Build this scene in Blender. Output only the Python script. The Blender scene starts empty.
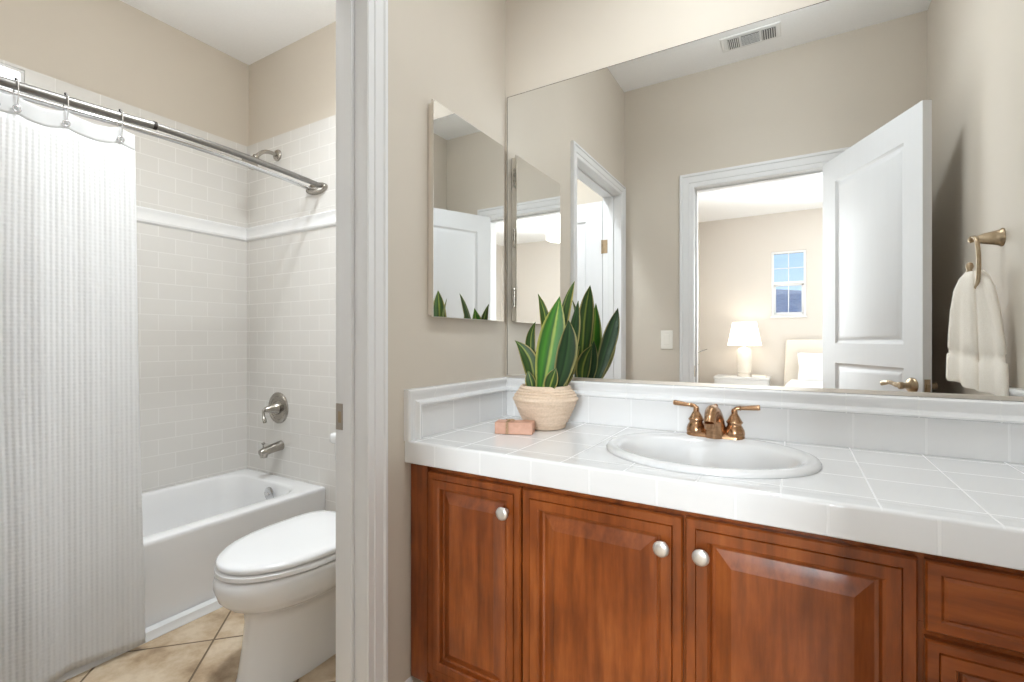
import bpy, bmesh, math, random
from mathutils import Vector, Matrix
R = math.radians
PI = math.pi
S = bpy.context.scene
COL = S.collection
random.seed(7)

# ------------------------------------------------------------------ camera, world, light, exposure
cd = bpy.data.cameras.new('camera'); cam = bpy.data.objects.new('camera', cd); COL.objects.link(cam)
cam.location = (0.9854, -1.6149, 1.0915)
cam.rotation_euler = (R(90), 0, 0.5341)
cd.sensor_fit = 'HORIZONTAL'; cd.sensor_width = 36; cd.lens = 36 * 475.03 / 1024
cd.shift_y = -0.93 / 1024; cd.clip_start = 0.02; cd.clip_end = 200
S.camera = cam

W = bpy.data.worlds.new('sky'); S.world = W; W.use_nodes = True
nt = W.node_tree; nt.nodes.clear()
_o = nt.nodes.new('ShaderNodeOutputWorld'); _b = nt.nodes.new('ShaderNodeBackground')
_tc = nt.nodes.new('ShaderNodeTexCoord'); _sp = nt.nodes.new('ShaderNodeSeparateXYZ'); _r = nt.nodes.new('ShaderNodeValToRGB')
nt.links.new(_tc.outputs['Generated'], _sp.inputs[0]); nt.links.new(_sp.outputs['Z'], _r.inputs[0])
_r.color_ramp.elements[0].position = 0.0; _r.color_ramp.elements[0].color = (0.60, 0.80, 1.0, 1)
_r.color_ramp.elements[1].position = 0.35; _r.color_ramp.elements[1].color = (0.16, 0.40, 0.86, 1)
nt.links.new(_r.outputs[0], _b.inputs['Color']); _b.inputs['Strength'].default_value = 1.15
nt.links.new(_b.outputs[0], _o.inputs[0])

def area(name, loc, rot, power, sx, sy=None, color=(1, 1, 1), shape='RECTANGLE', spread=180):
    l = bpy.data.lights.new(name, 'AREA'); l.energy = power; l.color = color
    l.shape = shape; l.size = sx
    if sy: l.size_y = sy
    l.spread = R(spread)
    o = bpy.data.objects.new(name, l); COL.objects.link(o); o.location = loc; o.rotation_euler = rot
    return o
# unseen panels added as frontal fill through the doorway; no windows at these spots
area('bedroom_fill', (-0.14, -3.0, 1.5), (0, R(-90), 0), 42, 1.5, 1.5, (0.88, 0.95, 1.0))
area('bedroom_fill_far', (1.73, -5.56, 1.75), (R(90), 0, 0), 92, 0.82, 1.2, (0.88, 0.95, 1.0), 'RECTANGLE', 130)
# daylight through the frosted window over the bath
area('bath_daylight', (-1.735, -1.22, 1.72), (0, R(-90), 0), 2.5, 0.86, 0.5, (0.92, 0.97, 1.0))
# recessed vanity ceiling lamp, plus unseen point and disk lamps added as fill
def globe(name, loc, power, radius, color):
    l = bpy.data.lights.new(name, 'POINT'); l.energy = power; l.color = color; l.shadow_soft_size = radius
    o = bpy.data.objects.new(name, l); COL.objects.link(o); o.location = loc; return o
globe('vanity_room_fill', (0.86, -0.74, 2.58), 8, 0.07, (0.87, 0.945, 1.0))  # added fill to lift the ceiling and walls, no fixture
area('vanity_room_downlight', (0.86, -0.54, 2.755), (0, 0, 0), 5.5, 0.13, None, (0.87, 0.945, 1.0), 'DISK', 140)
globe('bath_room_fill', (-0.34, -0.72, 2.42), 8.5, 0.08, (0.88, 0.95, 1.0))  # unseen fill added to brighten the bath room
area('bath_room_top_fill', (-0.42, -0.66, 2.69), (0, 0, 0), 14, 0.16, None, (0.88, 0.95, 1.0), 'DISK', 140)  # added from above to lighten tub and toilet, no fixture there

_sl = bpy.data.lights.new('sun', 'SUN'); _sl.energy = 1.5; _sl.angle = R(1); _sl.color = (1, .93, .84)
_so = bpy.data.objects.new('sun', _sl); COL.objects.link(_so); _so.rotation_euler = Vector((0.35, -0.75, -0.62)).to_track_quat('-Z', 'Y').to_euler()

vs = S.view_settings
vs.view_transform = 'Standard'; vs.look = 'None'; vs.gamma = 1; vs.use_curve_mapping = False
vs.exposure = 0.2
S.cycles.use_denoising = True
S.cycles.max_bounces = 14; S.cycles.diffuse_bounces = 7; S.cycles.glossy_bounces = 8
S.cycles.transmission_bounces = 8; S.cycles.transparent_max_bounces = 12
S.cycles.caustics_reflective = True; S.cycles.caustics_refractive = False
S.cycles.sample_clamp_indirect = 6

# ------------------------------------------------------------------ materials
def mat(name, col, rough=0.5, metal=0.0, spec=0.5, coat=0.0, emit=None, emit_s=0.0):
    m = bpy.data.materials.new(name); m.use_nodes = True
    b = m.node_tree.nodes['Principled BSDF']
    b.inputs['Base Color'].default_value = (*col, 1); b.inputs['Roughness'].default_value = rough
    b.inputs['Metallic'].default_value = metal; b.inputs['Specular IOR Level'].default_value = spec
    b.inputs['Coat Weight'].default_value = coat; b.inputs['Coat Roughness'].default_value = 0.15
    if emit:
        b.inputs['Emission Color'].default_value = (*emit, 1); b.inputs['Emission Strength'].default_value = emit_s
    return m
def N(m, t, **kw):
    n = m.node_tree.nodes.new(t)
    for k, v in kw.items(): setattr(n, k, v)
    return n
def L(m, a, b): m.node_tree.links.new(a, b)
def BS(m): return m.node_tree.nodes['Principled BSDF']
def objco(m, scale=(1, 1, 1), rotz=0):
    tc = N(m, 'ShaderNodeTexCoord'); mp = N(m, 'ShaderNodeMapping')
    mp.inputs['Scale'].default_value = scale; mp.inputs['Rotation'].default_value = (0, 0, rotz)
    L(m, tc.outputs['Object'], mp.inputs['Vector']); return mp.outputs[0]
def noise(m, vec, scale, detail=4, rough=0.55):
    n = N(m, 'ShaderNodeTexNoise'); n.inputs['Scale'].default_value = scale; n.inputs['Detail'].default_value = detail
    n.inputs['Roughness'].default_value = rough; L(m, vec, n.inputs['Vector']); return n.outputs['Fac']
def ramp(m, fac, stops):
    r = N(m, 'ShaderNodeValToRGB'); e = r.color_ramp.elements
    while len(e) < len(stops): e.new(0.5)
    for el, (p, c) in zip(e, stops): el.position = p; el.color = (*c, 1)
    L(m, fac, r.inputs[0]); return r.outputs[0]
def bump(m, h, strength, dist=0.002, normal=None):
    b = N(m, 'ShaderNodeBump'); b.inputs['Strength'].default_value = strength; b.inputs['Distance'].default_value = dist
    L(m, h, b.inputs['Height'])
    if normal: L(m, normal, b.inputs['Normal'])
    return b.outputs[0]
def noisy(name, c1, c2, rough, scale, stretch=(1, 1, 1), b=0.0, bd=0.002, metal=0.0, spec=0.5, lo=0.35, hi=0.65, coat=0.0):
    m = mat(name, c1, rough, metal, spec, coat); v = objco(m, stretch); f = noise(m, v, scale)
    L(m, ramp(m, f, [(lo, c1), (hi, c2)]), BS(m).inputs['Base Color'])
    if b: L(m, bump(m, f, b, bd), BS(m).inputs['Normal'])
    return m
def math2(m, op, a, b=None):
    n = N(m, 'ShaderNodeMath', operation=op)
    for i, x in enumerate((a, b)):
        if x is None: continue
        if isinstance(x, (int, float)): n.inputs[i].default_value = x
        else: L(m, x, n.inputs[i])
    return n.outputs[0]

WALL = (0.570, 0.512, 0.436)
M = {}
M['wall'] = noisy('beige wall paint', WALL, (0.582, 0.524, 0.447), 0.65, 3.0)
_v = objco(M['wall']); L(M['wall'], bump(M['wall'], noise(M['wall'], _v, 260, 3), 0.12, 0.001), BS(M['wall']).inputs['Normal'])
M['bedwall'] = mat('cream bedroom paint', (0.63, 0.585, 0.535), 0.7)
M['ceil'] = noisy('white ceiling paint', (0.87, 0.87, 0.87), (0.89, 0.89, 0.89), 0.8, 120, b=0.08)
M['white'] = mat('white trim enamel', (0.72, 0.72, 0.72), 0.32)
M['doorwhite'] = noisy('white door enamel', (0.67, 0.67, 0.675), (0.68, 0.68, 0.685), 0.38, 40, (1, 1, .1), b=0.03)
M['porcelain'] = mat('white porcelain', (0.76, 0.76, 0.76), 0.07, spec=0.55, coat=0.4)
M['acrylic'] = mat('white enamel tub', (0.76, 0.76, 0.765), 0.16)
M['mirror'] = mat('mirror silver', (0.93, 0.94, 0.935), 0.0, 1.0)
M['channel'] = mat('brushed channel metal', (0.72, 0.68, 0.62), 0.35, 1.0)
M['nickel'] = noisy('brushed nickel', (0.36, 0.335, 0.30), (0.44, 0.41, 0.37), 0.27, 60, (1, 1, 6), metal=1.0)
M['steel'] = mat('polished steel', (0.62, 0.62, 0.63), 0.12, 1.0)
M['satin'] = mat('satin nickel knob', (0.78, 0.76, 0.73), 0.3, 0.85)
M['bronze'] = noisy('brushed bronze', (0.37, 0.21, 0.115), (0.47, 0.29, 0.17), 0.24, 45, (1, 1, 4), metal=1.0)
M['bronze2'] = noisy('dull antique bronze', (0.36, 0.27, 0.17), (0.45, 0.35, 0.24), 0.32, 40, metal=1.0)
M['dark'] = mat('dark gap', (0.02, 0.015, 0.012), 0.8)
M['plate'] = mat('ivory plastic', (0.80, 0.76, 0.69), 0.4)
M['soap'] = noisy('terracotta soap', (0.50, 0.27, 0.185), (0.60, 0.345, 0.25), 0.6, 30, b=0.1)
M['twine'] = noisy('twine', (0.36, 0.24, 0.13), (0.48, 0.34, 0.2), 0.9, 200)
M['soil'] = noisy('potting soil', (0.03, 0.02, 0.013), (0.09, 0.06, 0.04), 0.95, 90, b=0.6, bd=0.006)
M['towel'] = noisy('cream terry', (0.86, 0.79, 0.70), (0.91, 0.85, 0.77), 0.95, 420, b=0.5, bd=0.003, spec=0.1)
M['linen'] = noisy('white linen', (0.85, 0.84, 0.83), (0.9, 0.9, 0.9), 0.9, 20, b=0.1, spec=0.1)
M['headboard'] = noisy('cream upholstery', (0.74, 0.68, 0.60), (0.78, 0.72, 0.64), 0.9, 220, b=0.15, spec=0.1)
M['carpet'] = noisy('beige carpet', (0.45, 0.38, 0.30), (0.55, 0.48, 0.39), 0.95, 150, b=0.4, spec=0.1)
M['ceramic'] = mat('cream ceramic', (0.80, 0.74, 0.66), 0.25)
M['shade'] = mat('lit lamp shade', (0.9, 0.87, 0.82), 0.9, emit=(1.0, 0.94, 0.85), emit_s=1.1)
M['frost'] = mat('frosted daylight glass', (0.9, 0.93, 0.95), 0.4, emit=(0.93, 0.97, 1.0), emit_s=2.2)
M['lampglow'] = mat('lamp lens', (0.9, 0.9, 0.9), 0.4, emit=(1, 0.97, 0.92), emit_s=4)
M['roof'] = noisy('grey roof tiles', (0.33, 0.31, 0.33), (0.42, 0.40, 0.42), 0.9, 6, (1, 1, 6))
M['stucco'] = noisy('pale stucco', (0.52, 0.46, 0.44), (0.58, 0.52, 0.5), 0.9, 5)
M['hill'] = noisy('far hill scrub', (0.24, 0.25, 0.24), (0.36, 0.36, 0.35), 0.95, 0.9)
M['lawn'] = noisy('dry ground', (0.28, 0.27, 0.22), (0.36, 0.34, 0.28), 0.95, 2)
M['vent'] = mat('white vent metal', (0.80, 0.80, 0.79), 0.45)

# glass pane: mostly clear with a mirror sheen
def glass():
    m = bpy.data.materials.new('window glass'); m.use_nodes = True; m.node_tree.nodes.clear()
    o = N(m, 'ShaderNodeOutputMaterial'); mx = N(m, 'ShaderNodeMixShader'); t = N(m, 'ShaderNodeBsdfTransparent'); g = N(m, 'ShaderNodeBsdfGlossy')
    g.inputs['Roughness'].default_value = 0.02; mx.inputs[0].default_value = 0.06
    L(m, t.outputs[0], mx.inputs[1]); L(m, g.outputs[0], mx.inputs[2]); L(m, mx.outputs[0], o.inputs[0]); return m
M['glass'] = glass()

def tile(name, axes, w, h, off, phase, c1, c2, mortar, msize=0.003, rough=0.12, b=0.35, rot=None, wob=0.05, bias=0.0):
    m = mat(name, c1, rough); tc = N(m, 'ShaderNodeTexCoord'); sp = N(m, 'ShaderNodeSeparateXYZ'); cb = N(m, 'ShaderNodeCombineXYZ')
    src = tc.outputs['Object']
    if rot is not None:
        vr = N(m, 'ShaderNodeMapping'); vr.inputs['Rotation'].default_value = (0, 0, rot); L(m, src, vr.inputs['Vector']); src = vr.outputs[0]
    L(m, src, sp.inputs[0])
    for i, a in enumerate(axes):
        L(m, math2(m, 'ADD', sp.outputs['XYZ'.index(a)], phase[i]), cb.inputs[i])
    br = N(m, 'ShaderNodeTexBrick'); br.offset = off; br.squash = 1
    br.inputs['Scale'].default_value = 1; br.inputs['Brick Width'].default_value = w; br.inputs['Row Height'].default_value = h
    br.inputs['Mortar Size'].default_value = msize; br.inputs['Mortar Smooth'].default_value = 0.25; br.inputs['Bias'].default_value = bias
    br.inputs['Color1'].default_value = (*c1, 1); br.inputs['Color2'].default_value = (*c2, 1); br.inputs['Mortar'].default_value = (*mortar, 1)
    L(m, cb.outputs[0], br.inputs['Vector'])
    L(m, br.outputs['Color'], BS(m).inputs['Base Color'])
    inv = math2(m, 'SUBTRACT', 1.0, br.outputs['Fac'])
    nb = bump(m, noise(m, tc.outputs['Object'], 9, 1), wob, 0.01)
    L(m, bump(m, inv, b, 0.0015, nb), BS(m).inputs['Normal'])
    rr = N(m, 'ShaderNodeMapRange'); rr.inputs['To Min'].default_value = rough; rr.inputs['To Max'].default_value = 0.75
    L(m, br.outputs['Fac'], rr.inputs['Value']); L(m, rr.outputs[0], BS(m).inputs['Roughness'])
    m['brick'] = 1
    return m, br
TW = 0.1545
WT, WT2, WG = (0.735, 0.735, 0.735), (0.745, 0.745, 0.745), (0.77, 0.77, 0.77)
M['t_top'] = tile('white counter tile top', 'XY', TW, TW, 0, (-0.0235, 0.519), WT, WT2, WG, msize=0.0020, rough=0.04, wob=0.03)[0]
M['t_front'] = tile('white counter tile front', 'XZ', TW, 0.30, 0, (0.055, 0.0), WT, WT2, WG, rough=0.1)[0]
M['t_back'] = tile('white splash tile', 'XZ', TW, 0.30, 0, (-0.032, 0.1), WT, WT2, WG, rough=0.1)[0]
M['t_backtrim'] = tile('white splash trim tile', 'XZ', TW, 0.30, 0, (-0.016, 0.1), WT, WT2, (0.72, 0.72, 0.71), msize=0.0018, rough=0.09)[0]
M['t_side'] = tile('white side splash tile', 'YZ', TW, 0.30, 0, (0.06, 0.1), WT, WT2, WG, rough=0.1)[0]
M['t_sidetrim'] = tile('white side splash trim tile', 'YZ', TW, 0.30, 0, (0.005, 0.1), WT, WT2, (0.72, 0.72, 0.71), msize=0.0018, rough=0.09)[0]
C1, C2, CG = (0.665, 0.645, 0.615), (0.685, 0.665, 0.635), (0.718, 0.702, 0.676)
M['t_bathside'] = tile('cream bath tile long wall', 'YZ', 0.155, 0.0785, 0.5, (0.0, 0.036), C1, C2, CG, msize=0.0022, rough=0.22, b=0.2, wob=0.08)[0]
M['t_bathend'] = tile('cream bath tile end wall', 'XZ', 0.155, 0.0785, 0.5, (0.03, 0.036), C1, C2, CG, msize=0.0022, rough=0.22, b=0.2, wob=0.08)[0]
M['listello'] = mat('white listello tile', (0.80, 0.80, 0.80), 0.18)
_t, _br = tile('travertine floor tile', 'XY', 0.335, 0.335, 0, (0, 0), (0.5, 0.4, 0.3), (0.5, 0.4, 0.3), (0.16, 0.115, 0.07), msize=0.004, rough=0.3, b=0.5, rot=R(45), wob=0.02)
M['t_floor'] = _t
_v = objco(_t); _f = noise(_t, _v, 7, 8, 0.62); _f2 = noise(_t, _v, 30, 5)
_c = ramp(_t, _f, [(0.30, (0.24, 0.155, 0.085)), (0.45, (0.45, 0.33, 0.21)), (0.6, (0.60, 0.49, 0.36)), (0.75, (0.50, 0.37, 0.24))])
_mx = N(_t, 'ShaderNodeMixRGB', blend_type='MIX'); L(_t, _br.outputs['Fac'], _mx.inputs[0]); L(_t, _c, _mx.inputs[1]); _mx.inputs[2].default_value = (0.15, 0.105, 0.065, 1)
L(_t, _mx.outputs[0], BS(_t).inputs['Base Color'])
_mp = [n for n in _t.node_tree.nodes if n.type == 'MAPPING' and abs(n.inputs['Rotation'].default_value[2]) > 0.1][0]
_adds = [n for n in _t.node_tree.nodes if n.type == 'MATH' and n.operation == 'ADD']
# rotated by +45: X' = (x - y)/sqrt2, Y' = (x + y)/sqrt2 ; put grout lines on the measured ones
_adds[0].inputs[1].default_value = 0.108 + 0.335 * 3; _adds[1].inputs[1].default_value = 1.067 + 0.335 * 3

def wood(name, grain):
    m = mat(name, (0.2, 0.07, 0.03), 0.30, spec=0.4, coat=0.25)
    v = objco(m, grain); f = noise(m, v, 9, 6, 0.6); v2 = objco(m, (1, 1, 1)); f2 = noise(m, v2, 5, 4)
    a = ramp(m, f, [(0.22, (0.10, 0.022, 0.003)), (0.5, (0.235, 0.057, 0.009)), (0.78, (0.35, 0.102, 0.022))])
    b = ramp(m, f2, [(0.3, (0.72, 0.66, 0.62)), (0.68, (1.12, 1.12, 1.12))])
    mx = N(m, 'ShaderNodeMixRGB', blend_type='MULTIPLY'); mx.inputs[0].default_value = 1
    L(m, a, mx.inputs[1]); L(m, b, mx.inputs[2]); L(m, mx.outputs[0], BS(m).inputs['Base Color'])
    L(m, bump(m, f, 0.05, 0.001), BS(m).inputs['Normal']); return m
M['wood'] = wood('stained maple upright grain', (4.5, 4.5, 0.45))
M['woodh'] = wood('stained maple level grain', (0.45, 4.5, 4.5))

# pot: ridged sandy stoneware
m = mat('sandy stoneware', (0.7, 0.55, 0.4), 0.85, spec=0.2); v = objco(m)
f = noise(m, v, 160, 5); v3 = objco(m, (1, 1, 9)); f3 = noise(m, v3, 14, 4)
a = ramp(m, f3, [(0.3, (0.61, 0.465, 0.345)), (0.7, (0.73, 0.59, 0.465))]); b = ramp(m, f, [(0.3, (0.88, 0.87, 0.86)), (0.7, (1.04, 1.04, 1.04))])
mx = N(m, 'ShaderNodeMixRGB', blend_type='MULTIPLY'); mx.inputs[0].default_value = 1; L(m, a, mx.inputs[1]); L(m, b, mx.inputs[2])
L(m, mx.outputs[0], BS(m).inputs['Base Color']); L(m, bump(m, f, 0.15, 0.002), BS(m).inputs['Normal']); M['pot'] = m

# leaf: stripes across the blade ("across" runs -1..1)
def leafmat(name, edge, mid, dark, stripe):
    m = mat(name, mid, 0.42, spec=0.25); at = N(m, 'ShaderNodeAttribute'); at.attribute_name = 'across'
    ab = math2(m, 'MULTIPLY_ADD', at.outputs['Fac'], 0.5); m.node_tree.nodes[-1].inputs[2].default_value = 0.5
    wob = math2(m, 'MULTIPLY_ADD', noise(m, objco(m, (1, 1, 0.12)), 60, 2), 0.10); m.node_tree.nodes[-1].inputs[2].default_value = -0.05
    wob = [n for n in m.node_tree.nodes if n.type == 'MATH'][-1].outputs[0]
    x = math2(m, 'ADD', ab, wob)
    L(m, ramp(m, x, [(0.04, edge), (0.12, dark), (0.30, mid), (0.46, dark), (0.53, stripe), (0.575, stripe), (0.63, mid), (0.88, dark), (0.96, edge)]), BS(m).inputs['Base Color'])
    return m
M['leaf_light'] = leafmat('bright striped leaf', (0.30, 0.30, 0.07), (0.050, 0.19, 0.012), (0.018, 0.085, 0.010), (0.25, 0.34, 0.05))
M['leaf_dark'] = leafmat('dark striped leaf', (0.22, 0.20, 0.07), (0.020, 0.050, 0.016), (0.009, 0.026, 0.009), (0.03, 0.07, 0.02))
M['leaf_mid'] = leafmat('olive striped leaf', (0.28, 0.24, 0.07), (0.04, 0.085, 0.013), (0.016, 0.042, 0.010), (0.20, 0.24, 0.04))

# shower curtain: waffle weave, lets light through
def cloth(name, waffle, col, tl):
    m = bpy.data.materials.new(name); m.use_nodes = True; b = BS(m)
    b.inputs['Base Color'].default_value = (*col, 1); b.inputs['Roughness'].default_value = 0.9; b.inputs['Specular IOR Level'].default_value = 0.1
    o = [n for n in m.node_tree.nodes if n.type == 'OUTPUT_MATERIAL'][0]
    t = N(m, 'ShaderNodeBsdfTranslucent'); t.inputs['Color'].default_value = (*col, 1); mx = N(m, 'ShaderNodeMixShader'); mx.inputs[0].default_value = tl
    L(m, b.outputs[0], mx.inputs[1]); L(m, t.outputs[0], mx.inputs[2]); L(m, mx.outputs[0], o.inputs[0])
    if waffle:
        tc = N(m, 'ShaderNodeUVMap'); sp = N(m, 'ShaderNodeSeparateXYZ'); L(m, tc.outputs[0], sp.inputs[0])
        ny = math2(m, 'SINE', math2(m, 'MULTIPLY', sp.outputs['X'], 2 * PI / 0.0135))
        nz = math2(m, 'SINE', math2(m, 'MULTIPLY', sp.outputs['Y'], 2 * PI / 0.0125))
        h = math2(m, 'ADD', ny, math2(m, 'MULTIPLY', nz, 0.28))
        h = math2(m, 'ADD', h, math2(m, 'MULTIPLY', noise(m, tc.outputs[0], 55, 3), 2.2))
        L(m, bump(m, h, 0.45, 0.002), b.inputs['Normal'])
        L(m, bump(m, h, 0.35, 0.002), t.inputs['Normal'])
        f = N(m, 'ShaderNodeMapRange'); f.inputs['From Min'].default_value = -1.2; f.inputs['From Max'].default_value = 2.6
        f.inputs['To Min'].default_value = tl * 0.85; f.inputs['To Max'].default_value = tl * 1.2; L(m, h, f.inputs['Value']); L(m, f.outputs[0], mx.inputs[0])
    return m
M['waffle'] = cloth('white waffle weave', True, (0.84, 0.84, 0.84), 0.40)
M['header'] = cloth('plain white header cloth', False, (0.70, 0.70, 0.70), 0.30)

# ------------------------------------------------------------------ mesh helpers (world coordinates in, one mesh object out)
class MB:
    def __init__(s): s.v = []; s.f = []; s.mi = []; s.a = []; s.uv = {}; s.cur = 0; s.weld = False
    def add(s, p): s.v.append(Vector(p)); return len(s.v) - 1
    def face(s, ids): s.f.append(tuple(ids)); s.mi.append(s.cur)
    def box(s, a, b, T=None):
        x0, y0, z0 = a; x1, y1, z1 = b; T = T or (lambda *p: p)
        i = [s.add(T(*p)) for p in ((x0, y0, z0), (x1, y0, z0), (x1, y1, z0), (x0, y1, z0), (x0, y0, z1), (x1, y0, z1), (x1, y1, z1), (x0, y1, z1))]
        for q in ((0, 3, 2, 1), (4, 5, 6, 7), (0, 1, 5, 4), (1, 2, 6, 5), (2, 3, 7, 6), (3, 0, 4, 7)): s.face([i[k] for k in q])
        return s
    def loft(s, loops, closed=True, cap0=True, cap1=True):
        ids = [[s.add(p) for p in lp] for lp in loops]; n = len(ids[0])
        for a, b in zip(ids, ids[1:]):
            for k in range(n if closed else n - 1):
                k2 = (k + 1) % n; s.face((a[k], a[k2], b[k2], b[k]))
        if cap0: s.face(ids[0][::-1])
        if cap1: s.face(ids[-1])
        return s
    def lathe(s, c, prof, axis='z', n=32, cap0=True, cap1=True, M3=None):
        loops = []
        for r, h in prof:
            lp = []
            for k in range(n):
                t = 2 * PI * k / n; p = Vector((r * math.cos(t), r * math.sin(t), h))
                if M3 is not None: p = M3 @ p
                elif axis == 'x': p = Vector((p.z, p.x, p.y))
                elif axis == 'y': p = Vector((p.y, p.z, p.x))
                lp.append(Vector(c) + p)
            loops.append(lp)
        s.loft(loops, True, cap0, cap1); return s
    def tube(s, path, rad, n=12, cap=True):
        P = [Vector(p) for p in path]
        if isinstance(rad, (int, float)): rad = [rad] * len(P)
        loops = []; up = None
        for i, p in enumerate(P):
            t = (P[min(i + 1, len(P) - 1)] - P[max(i - 1, 0)]).normalized()
            if up is None: up = Vector((0, 0, 1)) if abs(t.z) < 0.9 else Vector((1, 0, 0))
            a = t.cross(up).normalized(); b = a.cross(t).normalized(); up = b
            rr = rad[i]; rx, ry = rr if isinstance(rr, tuple) else (rr, rr)
            loops.append([p + a * (rx * math.cos(2 * PI * k / n)) + b * (ry * math.sin(2 * PI * k / n)) for k in range(n)])
        s.loft(loops, True, cap, cap); return s
    def panel(s, x0, x1, z0, z1, prof, T):
        """nested rectangles: prof = (inset, height) pairs, last one is filled"""
        loops = [[T(x0 + i, z0 + i, h), T(x1 - i, z0 + i, h), T(x1 - i, z1 - i, h), T(x0 + i, z1 - i, h)] for i, h in prof]
        s.loft(loops, True, False, True); return s
    def casing(s, path, prof, T):
        """sweep prof (outward offset, protrusion) along a 2-D path, mitred; outward = left of travel"""
        n = len(path); loops = []
        for i, p in enumerate(path):
            p = Vector(p)
            d0 = (p - Vector(path[i - 1])).normalized() if i else None
            d1 = (Vector(path[i + 1]) - p).normalized() if i < n - 1 else None
            d0 = d0 or d1; d1 = d1 or d0
            n0 = Vector((-d0.y, d0.x)); n1 = Vector((-d1.y, d1.x)); m = (n0 + n1).normalized(); m /= max(0.2, m.dot(n0))
            loops.append([T(p.x + m.x * a, p.y + m.y * a, b) for a, b in prof])
        s.loft(loops, True, True, True); return s

ORG = {}
def obj(name, mb, mats, parent=None, origin=None, bevel=0, smooth=30, seg=2, subsurf=0, solid=0):
    if not isinstance(mats, (list, tuple)): mats = [mats]
    org = ORG[parent.name] if parent is not None else Vector(origin or (0, 0, 0))
    me = bpy.data.meshes.new(name)
    me.from_pydata([p - org for p in mb.v], [], mb.f)
    for k in mats: me.materials.append(k)
    if any(mb.mi): me.polygons.foreach_set('material_index', mb.mi)
    if mb.uv:
        u = me.uv_layers.new(name='UVMap')
        for lp in me.loops: u.data[lp.index].uv = mb.uv.get(lp.vertex_index, (0, 0))
    if mb.a:
        at = me.attributes.new('across', 'FLOAT', 'POINT'); at.data.foreach_set('value', mb.a)
    bm = bmesh.new(); bm.from_mesh(me)
    if mb.weld: bmesh.ops.remove_doubles(bm, verts=bm.verts, dist=1e-5)
    bmesh.ops.recalc_face_normals(bm, faces=bm.faces); bm.to_mesh(me); bm.free()
    if smooth:
        me.polygons.foreach_set('use_smooth', [True] * len(me.polygons)); me.set_sharp_from_angle(angle=R(smooth))
    o = bpy.data.objects.new(name, me); COL.objects.link(o)
    ORG[o.name] = org
    if parent is not None: o.parent = parent
    else: o.location = org
    if solid:
        k = o.modifiers.new('solid', 'SOLIDIFY'); k.thickness = solid; k.offset = 0
    if subsurf:
        k = o.modifiers.new('sub', 'SUBSURF'); k.levels = subsurf; k.render_levels = subsurf
    if bevel:
        k = o.modifiers.new('bevel', 'BEVEL'); k.width = bevel; k.segments = seg; k.limit_method = 'ANGLE'; k.angle_limit = R(40)
        k.harden_normals = False
    return o
def thing(name, loc, label, cat, group=None):
    o = bpy.data.objects.new(name, None); COL.objects.link(o); o.location = loc; o.empty_display_size = 0.05
    ORG[o.name] = Vector(loc); o['label'] = label; o['category'] = cat
    if group: o['group'] = group
    return o
def tag(o, label, cat, group=None):
    o['label'] = label; o['category'] = cat
    if group: o['group'] = group
    return o
def struct(o, label, cat):
    o['kind'] = 'structure'; o['label'] = label; o['category'] = cat; return o
def copy_tree(o, parent=None):
    c = o.copy(); COL.objects.link(c); ORG[c.name] = ORG[o.name]
    if parent is not None: c.parent = parent
    for ch in [x for x in bpy.data.objects if x.parent == o]: copy_tree(ch, c)
    return c
def smoothpath(pts, n=6):
    P = [Vector(p) for p in pts]; out = []
    for i in range(len(P) - 1):
        a = P[max(i - 1, 0)]; b = P[i]; c = P[i + 1]; d = P[min(i + 2, len(P) - 1)]
        for k in range(n):
            t = k / n
            out.append(0.5 * ((2 * b) + (c - a) * t + (2 * a - 5 * b + 4 * c - d) * t * t + (3 * b - a - 3 * c + d) * t ** 3))
    out.append(P[-1]); return out
def rrect(x0, x1, y0, y1, r, z, n=8):
    out = []
    for cx, cy, a0 in ((x1 - r, y1 - r, 0), (x0 + r, y1 - r, 90), (x0 + r, y0 + r, 180), (x1 - r, y0 + r, 270)):
        for k in range(n + 1):
            t = R(a0 + 90 * k / n); out.append(Vector((cx + r * math.cos(t), cy + r * math.sin(t), z)))
    return out
def wall_boxes(mb, axis, a0, a1, z0, z1, t0, t1, holes):
    """wall slab along axis ('x' or 'y') from a0..a1, thickness t0..t1, rectangular holes (b0, b1, zb, zt)"""
    def bx(p0, p1, q0, q1):
        if p1 - p0 < 1e-5 or q1 - q0 < 1e-5: return
        if axis == 'x': mb.box((p0, t0, q0), (p1, t1, q1))
        else: mb.box((t0, p0, q0), (t1, p1, q1))
    cur = a0
    for b0, b1, zb, zt in sorted(holes):
        bx(cur, b0, z0, z1); bx(b0, b1, z0, zb); bx(b0, b1, zt, z1); cur = b1
    bx(cur, a1, z0, z1)
    return mb

# ------------------------------------------------------------------ the setting
XW, YR, CZ = 1.575, -1.559, 2.772          # vanity room: x 0..XW, y YR..0
XL, YB, TZ = -1.758, -0.015, 2.705         # bath room: long tiled wall, tiled end wall, ceiling
YN = -1.56                                 # near end of the bath room
DY0, DY1, DZ = -1.465, -0.7205, 2.051       # doorway between the rooms
DX0, DX1 = 0.45, 1.165                     # doorway to the bedroom
BYF, BX0, BX1 = -5.6, -0.17, 3.55          # bedroom far wall, left and right walls

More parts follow.
